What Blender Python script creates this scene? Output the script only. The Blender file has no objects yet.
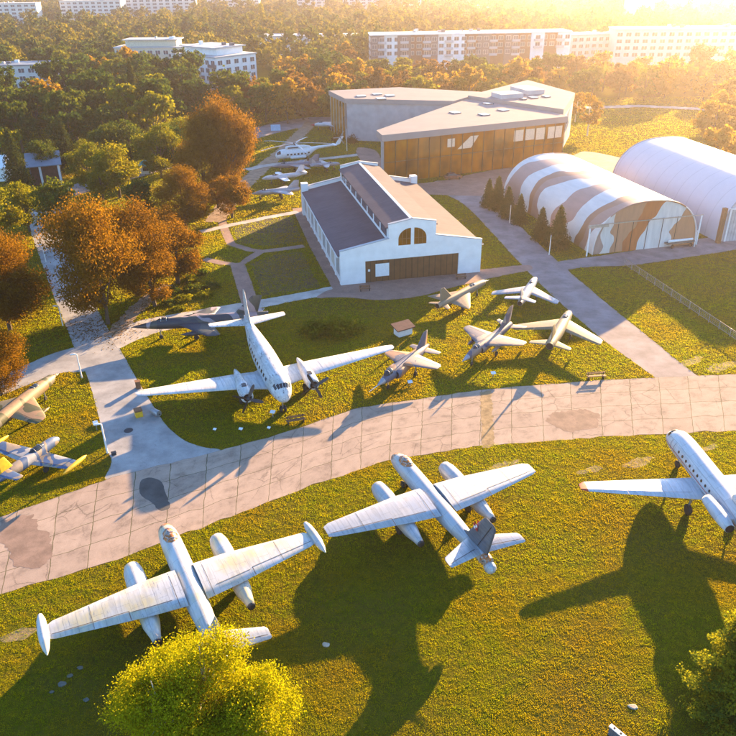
import bpy, math, random
import numpy as np
from mathutils import Vector, Matrix
random.seed(7)
R = math.radians
PI = math.pi
scene = bpy.context.scene
COL = scene.collection

# ------------------------------------------------------------------ camera model (metres)
CH, CP, CF, CR = 45.76, 0.49885, 738.7, 0.01397


def ray(px, py):
    x, y = px - 368.0, py - 368.0
    c, s = math.cos(CR), math.sin(CR)
    x, y = (c * x - s * y) / CF, (s * x + c * y) / CF
    return (x, math.cos(CP) - y * math.sin(CP), -math.sin(CP) - y * math.cos(CP))


def G(px, py, z=0.0):
    d = ray(px, py)
    t = (z - CH) / d[2]
    return (d[0] * t, d[1] * t, z)


def G2(px, py, z=0.0):
    return G(px, py, z)[:2]


# ------------------------------------------------------------------ materials
MATS = {}


def new_mat(name):
    m = bpy.data.materials.new(name)
    m.use_nodes = True
    nt = m.node_tree
    b = nt.nodes['Principled BSDF']
    MATS[name] = m
    return m, nt, b


def L(nt, a, b):
    nt.links.new(a, b)


def N(nt, t, **kw):
    n = nt.nodes.new(t)
    for k, v in kw.items():
        if k in n.inputs:
            n.inputs[k].default_value = v
        else:
            setattr(n, k, v)
    return n


def coords(nt, kind='Object', scale=(1, 1, 1)):
    tc = N(nt, 'ShaderNodeTexCoord')
    mp = N(nt, 'ShaderNodeMapping')
    mp.inputs['Scale'].default_value = scale
    L(nt, tc.outputs[kind], mp.inputs['Vector'])
    return mp.outputs['Vector']


def noise(nt, vec, scale, detail=4, rough=0.55, dist=0.0):
    n = N(nt, 'ShaderNodeTexNoise')
    n.inputs['Scale'].default_value = scale
    n.inputs['Detail'].default_value = detail
    n.inputs['Roughness'].default_value = rough
    n.inputs['Distortion'].default_value = dist
    L(nt, vec, n.inputs['Vector'])
    return n.outputs['Fac']


def ramp(nt, fac, stops, const=False):
    r = N(nt, 'ShaderNodeValToRGB')
    if const:
        r.color_ramp.interpolation = 'CONSTANT'
    el = r.color_ramp.elements
    while len(el) < len(stops):
        el.new(0.5)
    for e, (p, c) in zip(el, stops):
        e.position = p
        e.color = (c[0], c[1], c[2], 1) if not isinstance(c, (int, float)) else (c, c, c, 1)
    L(nt, fac, r.inputs['Fac'])
    return r.outputs['Color']


def mix(nt, fac, a, b, mode='MIX'):
    n = N(nt, 'ShaderNodeMix', data_type='RGBA', blend_type=mode)
    for sock, v in ((n.inputs[0], fac), (n.inputs[6], a), (n.inputs[7], b)):
        if isinstance(v, (int, float)):
            sock.default_value = v
        elif isinstance(v, tuple):
            sock.default_value = (v[0], v[1], v[2], 1)
        else:
            L(nt, v, sock)
    return n.outputs[2]


def bump(nt, b, h, strength, dist=0.05):
    n = N(nt, 'ShaderNodeBump')
    n.inputs['Strength'].default_value = strength
    n.inputs['Distance'].default_value = dist
    L(nt, h, n.inputs['Height'])
    L(nt, n.outputs['Normal'], b.inputs['Normal'])


def plain(name, c, rough=0.6, metal=0.0, var=0.15, scale=3.0, bmp=0.0):
    m, nt, b = new_mat(name)
    v = coords(nt)
    f = noise(nt, v, scale, 5)
    lo = tuple(x * (1 - var) for x in c)
    hi = tuple(min(1, x * (1 + var)) for x in c)
    L(nt, ramp(nt, f, [(0.3, lo), (0.7, hi)]), b.inputs['Base Color'])
    b.inputs['Roughness'].default_value = rough
    b.inputs['Metallic'].default_value = metal
    if bmp:
        bump(nt, b, f, bmp)
    return m


def worn_paint(name, c, fade, flake, flake_amt=0.3, streak=(0.25, 2.5, 2.5), rough=0.42, metal=0.0, panel=0.82):
    """aircraft skin: faded paint, flaking spots, streaks and panel joints"""
    m, nt, b = new_mat(name)
    v = coords(nt)
    vs = coords(nt, scale=streak)
    big = noise(nt, v, 0.45, 3)
    col = mix(nt, ramp(nt, big, [(0.45, 0.0), (0.66, 1.0)]), c, fade)
    st = noise(nt, vs, 1.6, 6, 0.65)
    col = mix(nt, ramp(nt, st, [(0.44, 0.0), (0.70, 0.8)]), col, tuple(x * 0.62 for x in c))
    fl = noise(nt, vs, 3.1, 8, 0.7)
    fl2 = noise(nt, v, 0.8, 2)
    fm = mix(nt, 1.0, ramp(nt, fl, [(0.70 - flake_amt * 0.25, 0.0), (0.74 - flake_amt * 0.22, 1.0)]),
             ramp(nt, fl2, [(0.42, 0.0), (0.55, 1.0)]), 'MULTIPLY')
    col = mix(nt, fm, col, flake)
    br = N(nt, 'ShaderNodeTexBrick', offset=0.37)
    br.inputs['Color1'].default_value = (1, 1, 1, 1)
    br.inputs['Color2'].default_value = (0.90, 0.90, 0.89, 1)
    br.inputs['Mortar'].default_value = (panel * 0.8, panel * 0.8, panel * 0.8, 1)
    br.inputs['Scale'].default_value = 1.0
    br.inputs['Mortar Size'].default_value = 0.018
    br.inputs['Brick Width'].default_value = 1.7
    br.inputs['Row Height'].default_value = 0.95
    L(nt, v, br.inputs['Vector'])
    col = mix(nt, 1.0, col, br.outputs['Color'], 'MULTIPLY')
    L(nt, col, b.inputs['Base Color'])
    L(nt, ramp(nt, st, [(0.3, rough - 0.1), (0.8, rough + 0.2)]), b.inputs['Roughness'])
    b.inputs['Metallic'].default_value = metal
    return m


def camo(name, cols, scale=0.33, rough=0.55, off=0.0, dirt=0.75):
    m, nt, b = new_mat(name)
    tc = N(nt, 'ShaderNodeTexCoord')
    mp = N(nt, 'ShaderNodeMapping')
    mp.inputs['Location'].default_value = (off, off * 1.7, 0)
    mp.inputs['Scale'].default_value = (1, 1, 0.55)
    L(nt, tc.outputs['Object'], mp.inputs['Vector'])
    v = mp.outputs['Vector']
    f = noise(nt, v, scale, 1.5, 0.4, 0.6)
    n = len(cols)
    pos = [0.0] + [0.5 + (i - (n - 1) / 2.0 + 0.5 - 0.5) * 0.12 + 0.0 for i in range(1, n)]
    pos = [0.0] + [0.42 + 0.16 * (i - 1) / max(1, n - 2) if n > 2 else 0.5 for i in range(1, n)]
    col = ramp(nt, f, list(zip(pos, cols)), True)
    g = noise(nt, v, 4, 6, 0.7)
    col = mix(nt, 1.0, col, ramp(nt, g, [(0.3, dirt), (0.7, 1.0)]), 'MULTIPLY')
    L(nt, col, b.inputs['Base Color'])
    b.inputs['Roughness'].default_value = rough
    return m


def leafmat(name, stops, trans=0.5, scale=0.5, rnd=0.25):
    """leaf: diffuse + light shining through; tint varies from tree to tree and from spray to spray"""
    m = bpy.data.materials.new(name)
    m.use_nodes = True
    nt = m.node_tree
    nt.nodes.clear()
    out = N(nt, 'ShaderNodeOutputMaterial')
    v = coords(nt)
    oi = N(nt, 'ShaderNodeObjectInfo')
    f1 = noise(nt, v, scale, 2)
    f2 = noise(nt, v, scale * 9, 1)
    a = N(nt, 'ShaderNodeMath', operation='MULTIPLY_ADD')
    L(nt, f2, a.inputs[0])
    a.inputs[1].default_value = 0.7
    L(nt, f1, a.inputs[2])
    a2 = N(nt, 'ShaderNodeMath', operation='MULTIPLY_ADD')
    L(nt, oi.outputs['Random'], a2.inputs[0])
    a2.inputs[1].default_value = rnd
    L(nt, a.outputs[0], a2.inputs[2])
    a3 = N(nt, 'ShaderNodeMath', operation='ADD')
    L(nt, a2.outputs[0], a3.inputs[0])
    a3.inputs[1].default_value = -0.35 - rnd * 0.5
    col = ramp(nt, a3.outputs[0], stops)
    d = N(nt, 'ShaderNodeBsdfDiffuse')
    t = N(nt, 'ShaderNodeBsdfTranslucent')
    L(nt, col, d.inputs['Color'])
    tc = mix(nt, 1.0, col, (1.5, 1.35, 0.7), 'MULTIPLY')
    L(nt, tc, t.inputs['Color'])
    mx = N(nt, 'ShaderNodeMixShader')
    mx.inputs[0].default_value = trans
    L(nt, d.outputs[0], mx.inputs[1])
    L(nt, t.outputs[0], mx.inputs[2])
    L(nt, mx.outputs[0], out.inputs['Surface'])
    MATS[name] = m
    return m


# ------------------------------------------------------------------ mesh builder
class MB:
    def __init__(self):
        self.v, self.f, self.m, self.sm = [], [], [], []

    def add(self, verts, faces, mi=0, smooth=False):
        o = len(self.v)
        self.v += [tuple(p) for p in verts]
        for f in faces:
            self.f.append([i + o for i in f])
            self.m.append(mi)
            self.sm.append(smooth)
        return self

    def box(self, x0, x1, y0, y1, z0, z1, mi=0, rz=0, c=None):
        vs = [(x, y, z) for z in (z0, z1) for y in (y0, y1) for x in (x0, x1)]
        if rz:
            cx, cy = c or ((x0 + x1) / 2, (y0 + y1) / 2)
            k, s = math.cos(rz), math.sin(rz)
            vs = [(cx + (x - cx) * k - (y - cy) * s, cy + (x - cx) * s + (y - cy) * k, z) for x, y, z in vs]
        return self.add(vs, [(0, 2, 3, 1), (4, 5, 7, 6), (0, 1, 5, 4), (1, 3, 7, 5), (3, 2, 6, 7), (2, 0, 4, 6)], mi)

    def prism(self, poly, z0, z1, mi=0, top=None):
        n = len(poly)
        a = sum(poly[i][0] * poly[(i + 1) % n][1] - poly[(i + 1) % n][0] * poly[i][1] for i in range(n))
        if a < 0:
            poly = poly[::-1]
        z1s = z1 if isinstance(z1, (list, tuple)) else [z1] * n
        if a < 0 and isinstance(z1, (list, tuple)):
            z1s = z1s[::-1]
        vs = [(p[0], p[1], z0) for p in poly] + [(p[0], p[1], z) for p, z in zip(poly, z1s)]
        self.add(vs, [tuple(range(n))[::-1]] + [(i, (i + 1) % n, n + (i + 1) % n, n + i) for i in range(n)], mi)
        self.add(vs[n:], [tuple(range(n))], mi if top is None else top)
        return self

    def rings(self, rs, mi=0, smooth=True, cap0=True, cap1=True):
        n = len(rs[0])
        vs = [p for r in rs for p in r]
        fs = [(k * n + i, k * n + (i + 1) % n, (k + 1) * n + (i + 1) % n, (k + 1) * n + i)
              for k in range(len(rs) - 1) for i in range(n)]
        self.add(vs, fs, mi, smooth)
        if cap0:
            self.add(rs[0], [tuple(range(n))[::-1]], mi)
        if cap1:
            self.add(rs[-1], [tuple(range(n))], mi)
        return self

    def tube(self, pts, rad, n=8, mi=0, smooth=True):
        pts = [Vector(p) for p in pts]
        rs = []
        if not isinstance(rad, (list, tuple)):
            rad = [rad] * len(pts)
        for i, p in enumerate(pts):
            d = (pts[min(i + 1, len(pts) - 1)] - pts[max(i - 1, 0)]).normalized()
            u = d.cross(Vector((0, 0, 1)))
            if u.length < 0.05:
                u = Vector((1, 0, 0))
            u.normalize()
            w = u.cross(d)
            rs.append([p + (u * math.cos(2 * PI * k / n) + w * math.sin(2 * PI * k / n)) * rad[i] for k in range(n)])
        return self.rings(rs, mi, smooth)

    def build(self, name, mats, parent=None, loc=None, rz=0.0):
        me = bpy.data.meshes.new(name)
        me.from_pydata(self.v, [], self.f)
        if not isinstance(mats, (list, tuple)):
            mats = [mats]
        for m in mats:
            me.materials.append(m)
        me.polygons.foreach_set('material_index', self.m)
        me.polygons.foreach_set('use_smooth', self.sm)
        me.update()
        o = bpy.data.objects.new(name, me)
        COL.objects.link(o)
        if parent is not None:
            o.parent = parent
        if loc is not None:
            o.location = loc
        if rz:
            o.rotation_euler.z = rz
        return o


def np_mesh(name, verts, quads, mats, mat_idx=None):
    me = bpy.data.meshes.new(name)
    k = quads.shape[1]
    me.vertices.add(len(verts))
    me.vertices.foreach_set('co', np.ascontiguousarray(verts, dtype=np.float32).ravel())
    me.loops.add(quads.size)
    me.loops.foreach_set('vertex_index', quads.astype(np.int32).ravel())
    me.polygons.add(len(quads))
    me.polygons.foreach_set('loop_start', np.arange(0, quads.size, k, dtype=np.int32))
    for m in mats:
        me.materials.append(m)
    if mat_idx is not None:
        me.polygons.foreach_set('material_index', mat_idx.astype(np.int32))
    me.update(calc_edges=True)
    return me


def link(name, me, parent=None, loc=None):
    o = bpy.data.objects.new(name, me)
    COL.objects.link(o)
    if parent is not None:
        o.parent = parent
    if loc is not None:
        o.location = loc
    return o


def tag(o, label=None, cat=None, group=None, kind=None):
    if label:
        o['label'] = label
    if cat:
        o['category'] = cat
    if group:
        o['group'] = group
    if kind:
        o['kind'] = kind
    return o


def empty(name, loc, rz=0.0, label=None, cat=None, group=None):
    o = bpy.data.objects.new(name, None)
    o.empty_display_size = 0.5
    COL.objects.link(o)
    o.location = loc
    o.rotation_euler.z = rz
    return tag(o, label, cat, group)


def copy_tree(o, parent=None):
    c = o.copy()
    COL.objects.link(c)
    c.parent = parent
    for ch in list(o.children):
        copy_tree(ch, c)
    return c


# ------------------------------------------------------------------ basic palette
plain('white_wall', (0.82, 0.81, 0.80), 0.8, var=0.08, scale=0.6)
plain('white_paint', (0.78, 0.78, 0.77), 0.5, var=0.06)
plain('grey_metal', (0.33, 0.34, 0.36), 0.45, 0.6)
plain('dark_metal', (0.05, 0.05, 0.055), 0.5, 0.4)
plain('rubber', (0.02, 0.02, 0.02), 0.8)
plain('concrete_wall', (0.36, 0.35, 0.36), 0.85, var=0.14, scale=0.7)
plain('roof_pale', (0.27, 0.25, 0.25), 0.85, var=0.06, scale=0.3)
plain('yellow_paint', (0.75, 0.42, 0.02), 0.5)
plain('orange_paint', (0.42, 0.045, 0.015), 0.5)
plain('red_paint', (0.42, 0.03, 0.025), 0.5)
plain('wood', (0.22, 0.10, 0.045), 0.7, var=0.3, scale=6)
plain('bark', (0.07, 0.05, 0.035), 0.9, var=0.3, scale=8, bmp=0.5)
plain('birch_bark', (0.55, 0.50, 0.43), 0.8, var=0.35, scale=9)
plain('dark_glass', (0.02, 0.025, 0.03), 0.08, var=0.1)
plain('pane_glass', (0.07, 0.09, 0.12), 0.06, var=0.2, scale=0.4)
plain('dark_opening', (0.008, 0.008, 0.009), 0.9)
plain('stone_pale', (0.12, 0.12, 0.105), 0.9, var=0.25, scale=5, bmp=0.6)
plain('stone_light', (0.38, 0.34, 0.27), 0.9, var=0.25, scale=5)
plain('sign_blue', (0.25, 0.42, 0.55), 0.5)
plain('teal_roof', (0.04, 0.33, 0.30), 0.6)
plain('cream_wall', (0.62, 0.55, 0.42), 0.8)
M = MATS
M['roof_pale'].node_tree.nodes['Principled BSDF'].inputs['Specular IOR Level'].default_value = 0.05


def rust_glass():
    m, nt, b = new_mat('rust_glazing')
    v = coords(nt)
    f = noise(nt, v, 1.7, 5, 0.6, 0.4)
    col = ramp(nt, f, [(0.36, (0.05, 0.05, 0.05)), (0.44, (0.34, 0.33, 0.31)), (0.50, (0.42, 0.15, 0.03)),
                       (0.6, (0.30, 0.09, 0.02)), (0.68, (0.5, 0.48, 0.44))])
    L(nt, col, b.inputs['Base Color'])
    b.inputs['Roughness'].default_value = 0.35


rust_glass()

# ------------------------------------------------------------------ ground, roads
SURF = []     # polygons that carry no grass


def inside(poly, x, y):
    p = np.asarray(poly)
    r = np.zeros(x.shape, bool)
    n = len(p)
    for i in range(n):
        x1, y1 = p[i]
        x2, y2 = p[(i + 1) % n]
        if y1 == y2:
            continue
        c = ((y1 > y) != (y2 > y)) & (x < (x2 - x1) * (y - y1) / (y2 - y1) + x1)
        r ^= c
    return r


def rough_edge(poly, amp=0.12, step=0.7, seed=1):
    """walk the outline in short steps and let the turf nibble at it"""
    rnd = random.Random(seed)
    out = []
    n = len(poly)
    for i in range(n):
        a, b = poly[i], poly[(i + 1) % n]
        d = math.hypot(b[0] - a[0], b[1] - a[1])
        k = max(1, min(160, int(d / step)))
        nx, ny = -(b[1] - a[1]) / max(d, 1e-6), (b[0] - a[0]) / max(d, 1e-6)
        for j in range(k):
            t = j / k
            e = rnd.gauss(0, amp) if j else 0
            out.append((a[0] + (b[0] - a[0]) * t + nx * e, a[1] + (b[1] - a[1]) * t + ny * e))
    return out


def chaikin(poly, k=2):
    for _ in range(k):
        q = []
        n = len(poly)
        for i in range(n):
            a, b = poly[i], poly[(i + 1) % n]
            q += [(a[0] * .8 + b[0] * .2, a[1] * .8 + b[1] * .2), (a[0] * .2 + b[0] * .8, a[1] * .2 + b[1] * .8)]
        poly = q
    return poly


def sheet(name, poly, z, mat, amp=0.1, seed=1, hard=True, step=0.7, soft=0):
    if soft:
        poly = chaikin(poly, soft)
    if hard:
        SURF.append(poly)
    p = rough_edge(poly, amp, step, seed)
    mb = MB()
    n = len(p)
    a = sum(p[i][0] * p[(i + 1) % n][1] - p[(i + 1) % n][0] * p[i][1] for i in range(n))
    if a < 0:
        p = p[::-1]
    mb.add([(q[0], q[1], z) for q in p], [tuple(range(n))])
    return tag(mb.build(name, mat), kind='structure')


def pxpoly(pts):
    return [G2(*p) for p in pts]


def strip(pts, w):
    """polyline of pixels to a ribbon w metres wide"""
    q = [G2(*p) for p in pts]
    le, ri = [], []
    for i, p in enumerate(q):
        a, b = q[max(0, i - 1)], q[min(len(q) - 1, i + 1)]
        d = math.hypot(b[0] - a[0], b[1] - a[1])
        nx, ny = -(b[1] - a[1]) / d * w / 2, (b[0] - a[0]) / d * w / 2
        le.append((p[0] + nx, p[1] + ny))
        ri.append((p[0] - nx, p[1] - ny))
    return le + ri[::-1]


def ground_mat():
    m, nt, b = new_mat('turf_ground')
    v = coords(nt)
    f1 = noise(nt, v, 0.09, 4)
    f2 = noise(nt, v, 1.6, 6, 0.7)
    c1 = ramp(nt, f2, [(0.3, (0.06, 0.062, 0.006)), (0.55, (0.13, 0.112, 0.008)), (0.8, (0.19, 0.125, 0.014))])
    col = mix(nt, ramp(nt, f1, [(0.4, 0.0), (0.65, 0.55)]), c1, (0.09, 0.065, 0.022))
    L(nt, col, b.inputs['Base Color'])
    b.inputs['Roughness'].default_value = 1.0
    b.inputs['Specular IOR Level'].default_value = 0.0
    bump(nt, b, f2, 1.0, 0.25)
    return m


def asphalt_mat(name, c, var=0.22, sc=0.35):
    m, nt, b = new_mat(name)
    v = coords(nt)
    f1 = noise(nt, v, sc, 5, 0.6)
    f2 = noise(nt, v, 14, 4, 0.7)
    vo = N(nt, 'ShaderNodeTexVoronoi', feature='DISTANCE_TO_EDGE')
    vo.inputs['Scale'].default_value = 0.33
    nv = N(nt, 'ShaderNodeTexNoise')
    nv.inputs['Scale'].default_value = 0.8
    nv.inputs['Detail'].default_value = 5
    L(nt, v, nv.inputs['Vector'])
    vm = mix(nt, 0.12, v, nv.outputs['Color'], 'ADD')
    L(nt, vm, vo.inputs['Vector'])
    lo = tuple(x * (1 - var) for x in c)
    hi = tuple(x * (1 + var) for x in c)
    col = ramp(nt, f1, [(0.35, lo), (0.65, hi)])
    col = mix(nt, 1.0, col, ramp(nt, f2, [(0.3, 0.8), (0.7, 1.1)]), 'MULTIPLY')
    col = mix(nt, 1.0, col, ramp(nt, noise(nt, v, 1.1, 8, 0.72, 0.8), [(0.30, 0.72), (0.42, 1.0), (0.6, 1.0), (0.72, 1.12)]), 'MULTIPLY')
    L(nt, col, b.inputs['Base Color'])
    b.inputs['Roughness'].default_value = 0.9
    b.inputs['Specular IOR Level'].default_value = 0.25
    bump(nt, b, f2, 0.25, 0.02)
    return m


def brick_mat(name, c1, c2, c3):
    m, nt, b = new_mat(name)
    v = coords(nt)
    br = N(nt, 'ShaderNodeTexBrick')
    br.inputs['Color1'].default_value = (*c1, 1)
    br.inputs['Color2'].default_value = (*c2, 1)
    br.inputs['Mortar'].default_value = (*c3, 1)
    br.inputs['Scale'].default_value = 2.2
    br.inputs['Mortar Size'].default_value = 0.03
    L(nt, v, br.inputs['Vector'])
    f = noise(nt, v, 0.35, 5, 0.65)
    L(nt, mix(nt, 1.0, br.outputs['Color'], ramp(nt, f, [(0.3, 0.65), (0.7, 1.15)]), 'MULTIPLY'), b.inputs['Base Color'])
    b.inputs['Roughness'].default_value = 0.9
    return m


def slab_mat():
    """old runway slabs: UV.x runs along, UV.y across, in metres"""
    m, nt, b = new_mat('runway_slabs')
    tc = N(nt, 'ShaderNodeTexCoord')
    uv = tc.outputs['UV']
    nz = N(nt, 'ShaderNodeTexNoise')
    nz.inputs['Scale'].default_value = 0.7
    nz.inputs['Detail'].default_value = 6
    L(nt, uv, nz.inputs['Vector'])
    wob = mix(nt, 0.35, uv, nz.outputs['Color'], 'LINEAR_LIGHT')
    wob = mix(nt, 0.45, uv, wob)
    br = N(nt, 'ShaderNodeTexBrick', offset=0.0)
    br.inputs['Color1'].default_value = (0.345, 0.262, 0.205, 1)
    br.inputs['Color2'].default_value = (0.40, 0.305, 0.238, 1)
    br.inputs['Mortar'].default_value = (0.13, 0.11, 0.055, 1)
    br.inputs['Scale'].default_value = 1.0
    br.inputs['Mortar Size'].default_value = 0.045
    br.inputs['Mortar Smooth'].default_value = 0.3
    br.inputs['Brick Width'].default_value = 3.6
    br.inputs['Row Height'].default_value = 3.34
    L(nt, wob, br.inputs['Vector'])
    vo = N(nt, 'ShaderNodeTexVoronoi', feature='DISTANCE_TO_EDGE')
    vo.inputs['Scale'].default_value = 0.30
    nz3 = N(nt, 'ShaderNodeTexNoise')
    nz3.inputs['Scale'].default_value = 2.3
    nz3.inputs['Detail'].default_value = 7
    nz3.inputs['Roughness'].default_value = 0.7
    L(nt, uv, nz3.inputs['Vector'])
    wob2 = mix(nt, 0.5, mix(nt, 0.35, uv, nz.outputs['Color'], 'LINEAR_LIGHT'), mix(nt, 0.45, uv, nz3.outputs['Color'], 'LINEAR_LIGHT'))
    L(nt, wob2, vo.inputs['Vector'])
    f1 = noise(nt, uv, 0.16, 4)
    crack = mix(nt, ramp(nt, f1, [(0.47, 0.0), (0.58, 1.0)]), (1, 1, 1),
                ramp(nt, vo.outputs['Distance'], [(0.0, 0.55), (0.022, 1.0)]))
    f2 = noise(nt, uv, 0.55, 7, 0.68)
    f3 = noise(nt, uv, 9, 5, 0.7)
    col = mix(nt, 1.0, br.outputs['Color'], crack, 'MULTIPLY')
    col = mix(nt, 1.0, col, ramp(nt, f2, [(0.3, 0.58), (0.48, 0.95), (0.75, 1.16)]), 'MULTIPLY')
    col = mix(nt, 1.0, col, ramp(nt, f3, [(0.3, 0.84), (0.7, 1.08)]), 'MULTIPLY')
    L(nt, col, b.inputs['Base Color'])
    b.inputs['Roughness'].default_value = 0.92
    b.inputs['Specular IOR Level'].default_value = 0.2
    bump(nt, b, f3, 0.3, 0.03)
    return m


ground_mat()
asphalt_mat('asphalt_pale', (0.33, 0.32, 0.31))
asphalt_mat('asphalt_grey', (0.25, 0.215, 0.215))
asphalt_mat('asphalt_dark', (0.085, 0.08, 0.075), 0.3)
asphalt_mat('patch_red', (0.24, 0.165, 0.125), 0.2, 0.8)
asphalt_mat('path_pale', (0.44, 0.40, 0.36))
asphalt_mat('path_earth', (0.30, 0.21, 0.14), 0.25, 0.7)
asphalt_mat('soil_bed', (0.06, 0.048, 0.018), 0.35, 0.8)
asphalt_mat('soil_bare', (0.27, 0.19, 0.10), 0.35, 1.2)
brick_mat('brick_paving', (0.30, 0.17, 0.13), (0.36, 0.22, 0.17), (0.2, 0.14, 0.11))
slab_mat()

g = MB()
GX, GY0, GY1 = 3200, -300, 4200
g.add([(-GX, GY0, 0), (GX, GY0, 0), (GX, GY1, 0), (-GX, GY1, 0)], [(0, 1, 2, 3)])
tag(g.build('ground', M['turf_ground']), kind='structure')

# old runway, one strip with slab joints
up = [(-70, 540), (0, 517), (60, 496), (110, 478), (215, 452), (300, 428), (355, 408), (480, 390), (600, 380), (736, 374), (840, 372)]
lo = [(-90, 622), (0, 594), (100, 566), (200, 528), (300, 490), (380, 462), (480, 446), (600, 437), (736, 431), (850, 428)]


def resample(pts, n):
    p = np.array(pts, float)
    d = np.r_[0, np.cumsum(np.hypot(*np.diff(p, axis=0).T))]
    t = np.linspace(0, d[-1], n)
    return np.c_[np.interp(t, d, p[:, 0]), np.interp(t, d, p[:, 1])]


U = resample(pxpoly(up), 90)
Lw = resample(pxpoly(lo), 90)
rn = np.random.default_rng(3)
Uj = U + rn.normal(0, 0.07, U.shape)
Lj = Lw + rn.normal(0, 0.10, Lw.shape)
mid = (U + Lw) / 2
arc = np.r_[0, np.cumsum(np.hypot(*np.diff(mid, axis=0).T))]
me_v, me_f, uvs = [], [], []
KV = 7
for i in range(90):
    w = np.hypot(*(U[i] - Lw[i]))
    for k in range(KV):
        t = k / (KV - 1)
        p = Lj[i] * (1 - t) + Uj[i] * t
        me_v.append((p[0], p[1], 0.012))
        uvs.append((arc[i], t * 13.35))
for i in range(89):
    for k in range(KV - 1):
        a = i * KV + k
        me_f.append((a, a + KV, a + KV + 1, a + 1))
me = bpy.data.meshes.new('runway')
me.from_pydata(me_v, [], me_f)
ul = me.uv_layers.new(name='UVMap')
for lp in me.loops:
    ul.data[lp.index].uv = uvs[lp.vertex_index]
me.materials.append(M['runway_slabs'])
tag(link('runway', me), kind='structure')
SURF.append([tuple(q) for q in Lw] + [tuple(q) for q in U[::-1]])

sheet('driveway', pxpoly([(100, 486), (113, 462), (108, 452), (97, 410), (88, 377), (76, 352), (55, 300), (40, 258), (28, 226), (26, 208),
                          (62, 199), (64, 212), (60, 234), (84, 282), (104, 322), (116, 342), (136, 378), (152, 404), (166, 426), (184, 441), (205, 448), (222, 449), (226, 462)]),
      0.006, M['asphalt_pale'], 0.06, 2, soft=3)
sheet('road', pxpoly([(82, 345), (95, 352), (90, 372), (60, 372), (30, 384), (-40, 412), (-44, 398), (10, 372), (50, 354)]), 0.009, M['asphalt_pale'], 0.1, 3, soft=2)
sheet('road', pxpoly([(50, 212), (62, 200), (100, 188), (140, 177), (200, 160), (250, 140), (300, 127), (352, 124), (352, 117), (300, 117), (240, 131),
                      (190, 150), (135, 168), (95, 178), (30, 198), (26, 212)]), 0.010, M['asphalt_grey'], 0.1, 4, soft=2)
sheet('path', pxpoly([(110, 338), (124, 327), (140, 320), (180, 313), (240, 303), (300, 293), (343, 284), (347, 293), (310, 298), (255, 309), (210, 323), (160, 331), (132, 342), (118, 350)]),
      0.012, M['path_pale'], 0.06, 5, soft=2)
sheet('path', strip([(112, 336), (128, 318), (146, 300), (170, 285)], 2.6), 0.014, M['path_earth'], 0.2, 6)
sheet('path', strip([(299, 208), (318, 247), (342, 289)], 2.9), 0.016, M['brick_paving'], 0.03, 7)
sheet('path', strip([(304, 246), (283, 249), (262, 251.5), (250, 250), (231, 244), (223, 226), (221, 208)], 1.7), 0.018, M['brick_paving'], 0.03, 8)
sheet('path', strip([(262, 251), (250, 258), (240, 265), (222, 263), (204, 259)], 1.7), 0.020, M['brick_paving'], 0.03, 9)
sheet('path', strip([(237, 263), (242, 278), (250, 303)], 2.6), 0.022, M['brick_paving'], 0.03, 10)
sheet('path', strip([(298, 212), (270, 217), (236, 224), (200, 232)], 1.9), 0.024, M['path_pale'], 0.1, 11)
sheet('path', strip([(214, 222), (238, 190), (262, 168), (284, 150), (300, 134), (312, 122)], 4.2), 0.026, M['path_earth'], 0.25, 12)
sheet('path', strip([(246, 170), (262, 166), (310, 160), (340, 157), (372, 153)], 2.6), 0.028, M['path_pale'], 0.1, 13)
sheet('forecourt', pxpoly([(310, 299), (345, 283), (478, 270), (530, 264), (534, 270), (500, 276), (450, 288), (420, 297), (380, 301), (344, 297)]),
      0.030, M['brick_paving'], 0.1, 14, soft=2)
sheet('road', pxpoly([(414, 193), (440, 192), (466, 204), (526, 270), (560, 303), (600, 338), (656, 378), (700, 408), (745, 408), (694, 374), (640, 330), (600, 298), (556, 260), (520, 226), (487, 196), (470, 190), (440, 178)]),
      0.0095, M['asphalt_grey'], 0.05, 15, soft=2)
sheet('forecourt', pxpoly([(352, 146), (380, 150), (384, 186), (440, 182), (480, 172), (555, 160), (572, 156), (585, 150), (640, 162), (612, 178), (588, 168), (510, 182), (496, 196), (470, 196), (440, 195), (410, 194), (372, 180)]),
      0.034, M['brick_paving'], 0.05, 16, soft=2)
sheet('road', pxpoly([(552, 262), (600, 256), (680, 243), (760, 228), (770, 243), (736, 250), (690, 257), (630, 266), (585, 267), (560, 271)]), 0.036, M['asphalt_grey'], 0.08, 17, soft=2)
sheet('path', strip([(578, 108), (640, 106), (720, 110), (800, 112)], 5.0), 0.038, M['path_pale'], 0.3, 18)
for i, pl in enumerate([[(0, 521), (34, 514), (38, 530), (50, 533), (52, 556), (40, 568), (14, 567), (8, 548), (0, 543)]]):
    sheet('tar_patch', pxpoly(pl), 0.018, M['patch_red'], 0.12, 20 + i, hard=False, step=0.3)
sheet('tar_patch', pxpoly([(140, 480), (150, 477), (162, 481), (165, 492), (172, 508), (160, 512), (153, 503), (139, 495)]), 0.018, M['asphalt_dark'], 0.08, 31, hard=False, step=0.3, soft=2)
sheet('tar_patch', pxpoly([(552, 413), (585, 409), (600, 415), (597, 428), (570, 432), (556, 428), (545, 421)]), 0.018, M['patch_red'], 0.12, 32, hard=False, step=0.3)
sheet('weed_strip', pxpoly([(480, 392), (492, 390), (494, 446), (482, 448)]), 0.019, M['soil_bare'], 0.1, 33, hard=False, step=0.3)
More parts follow.
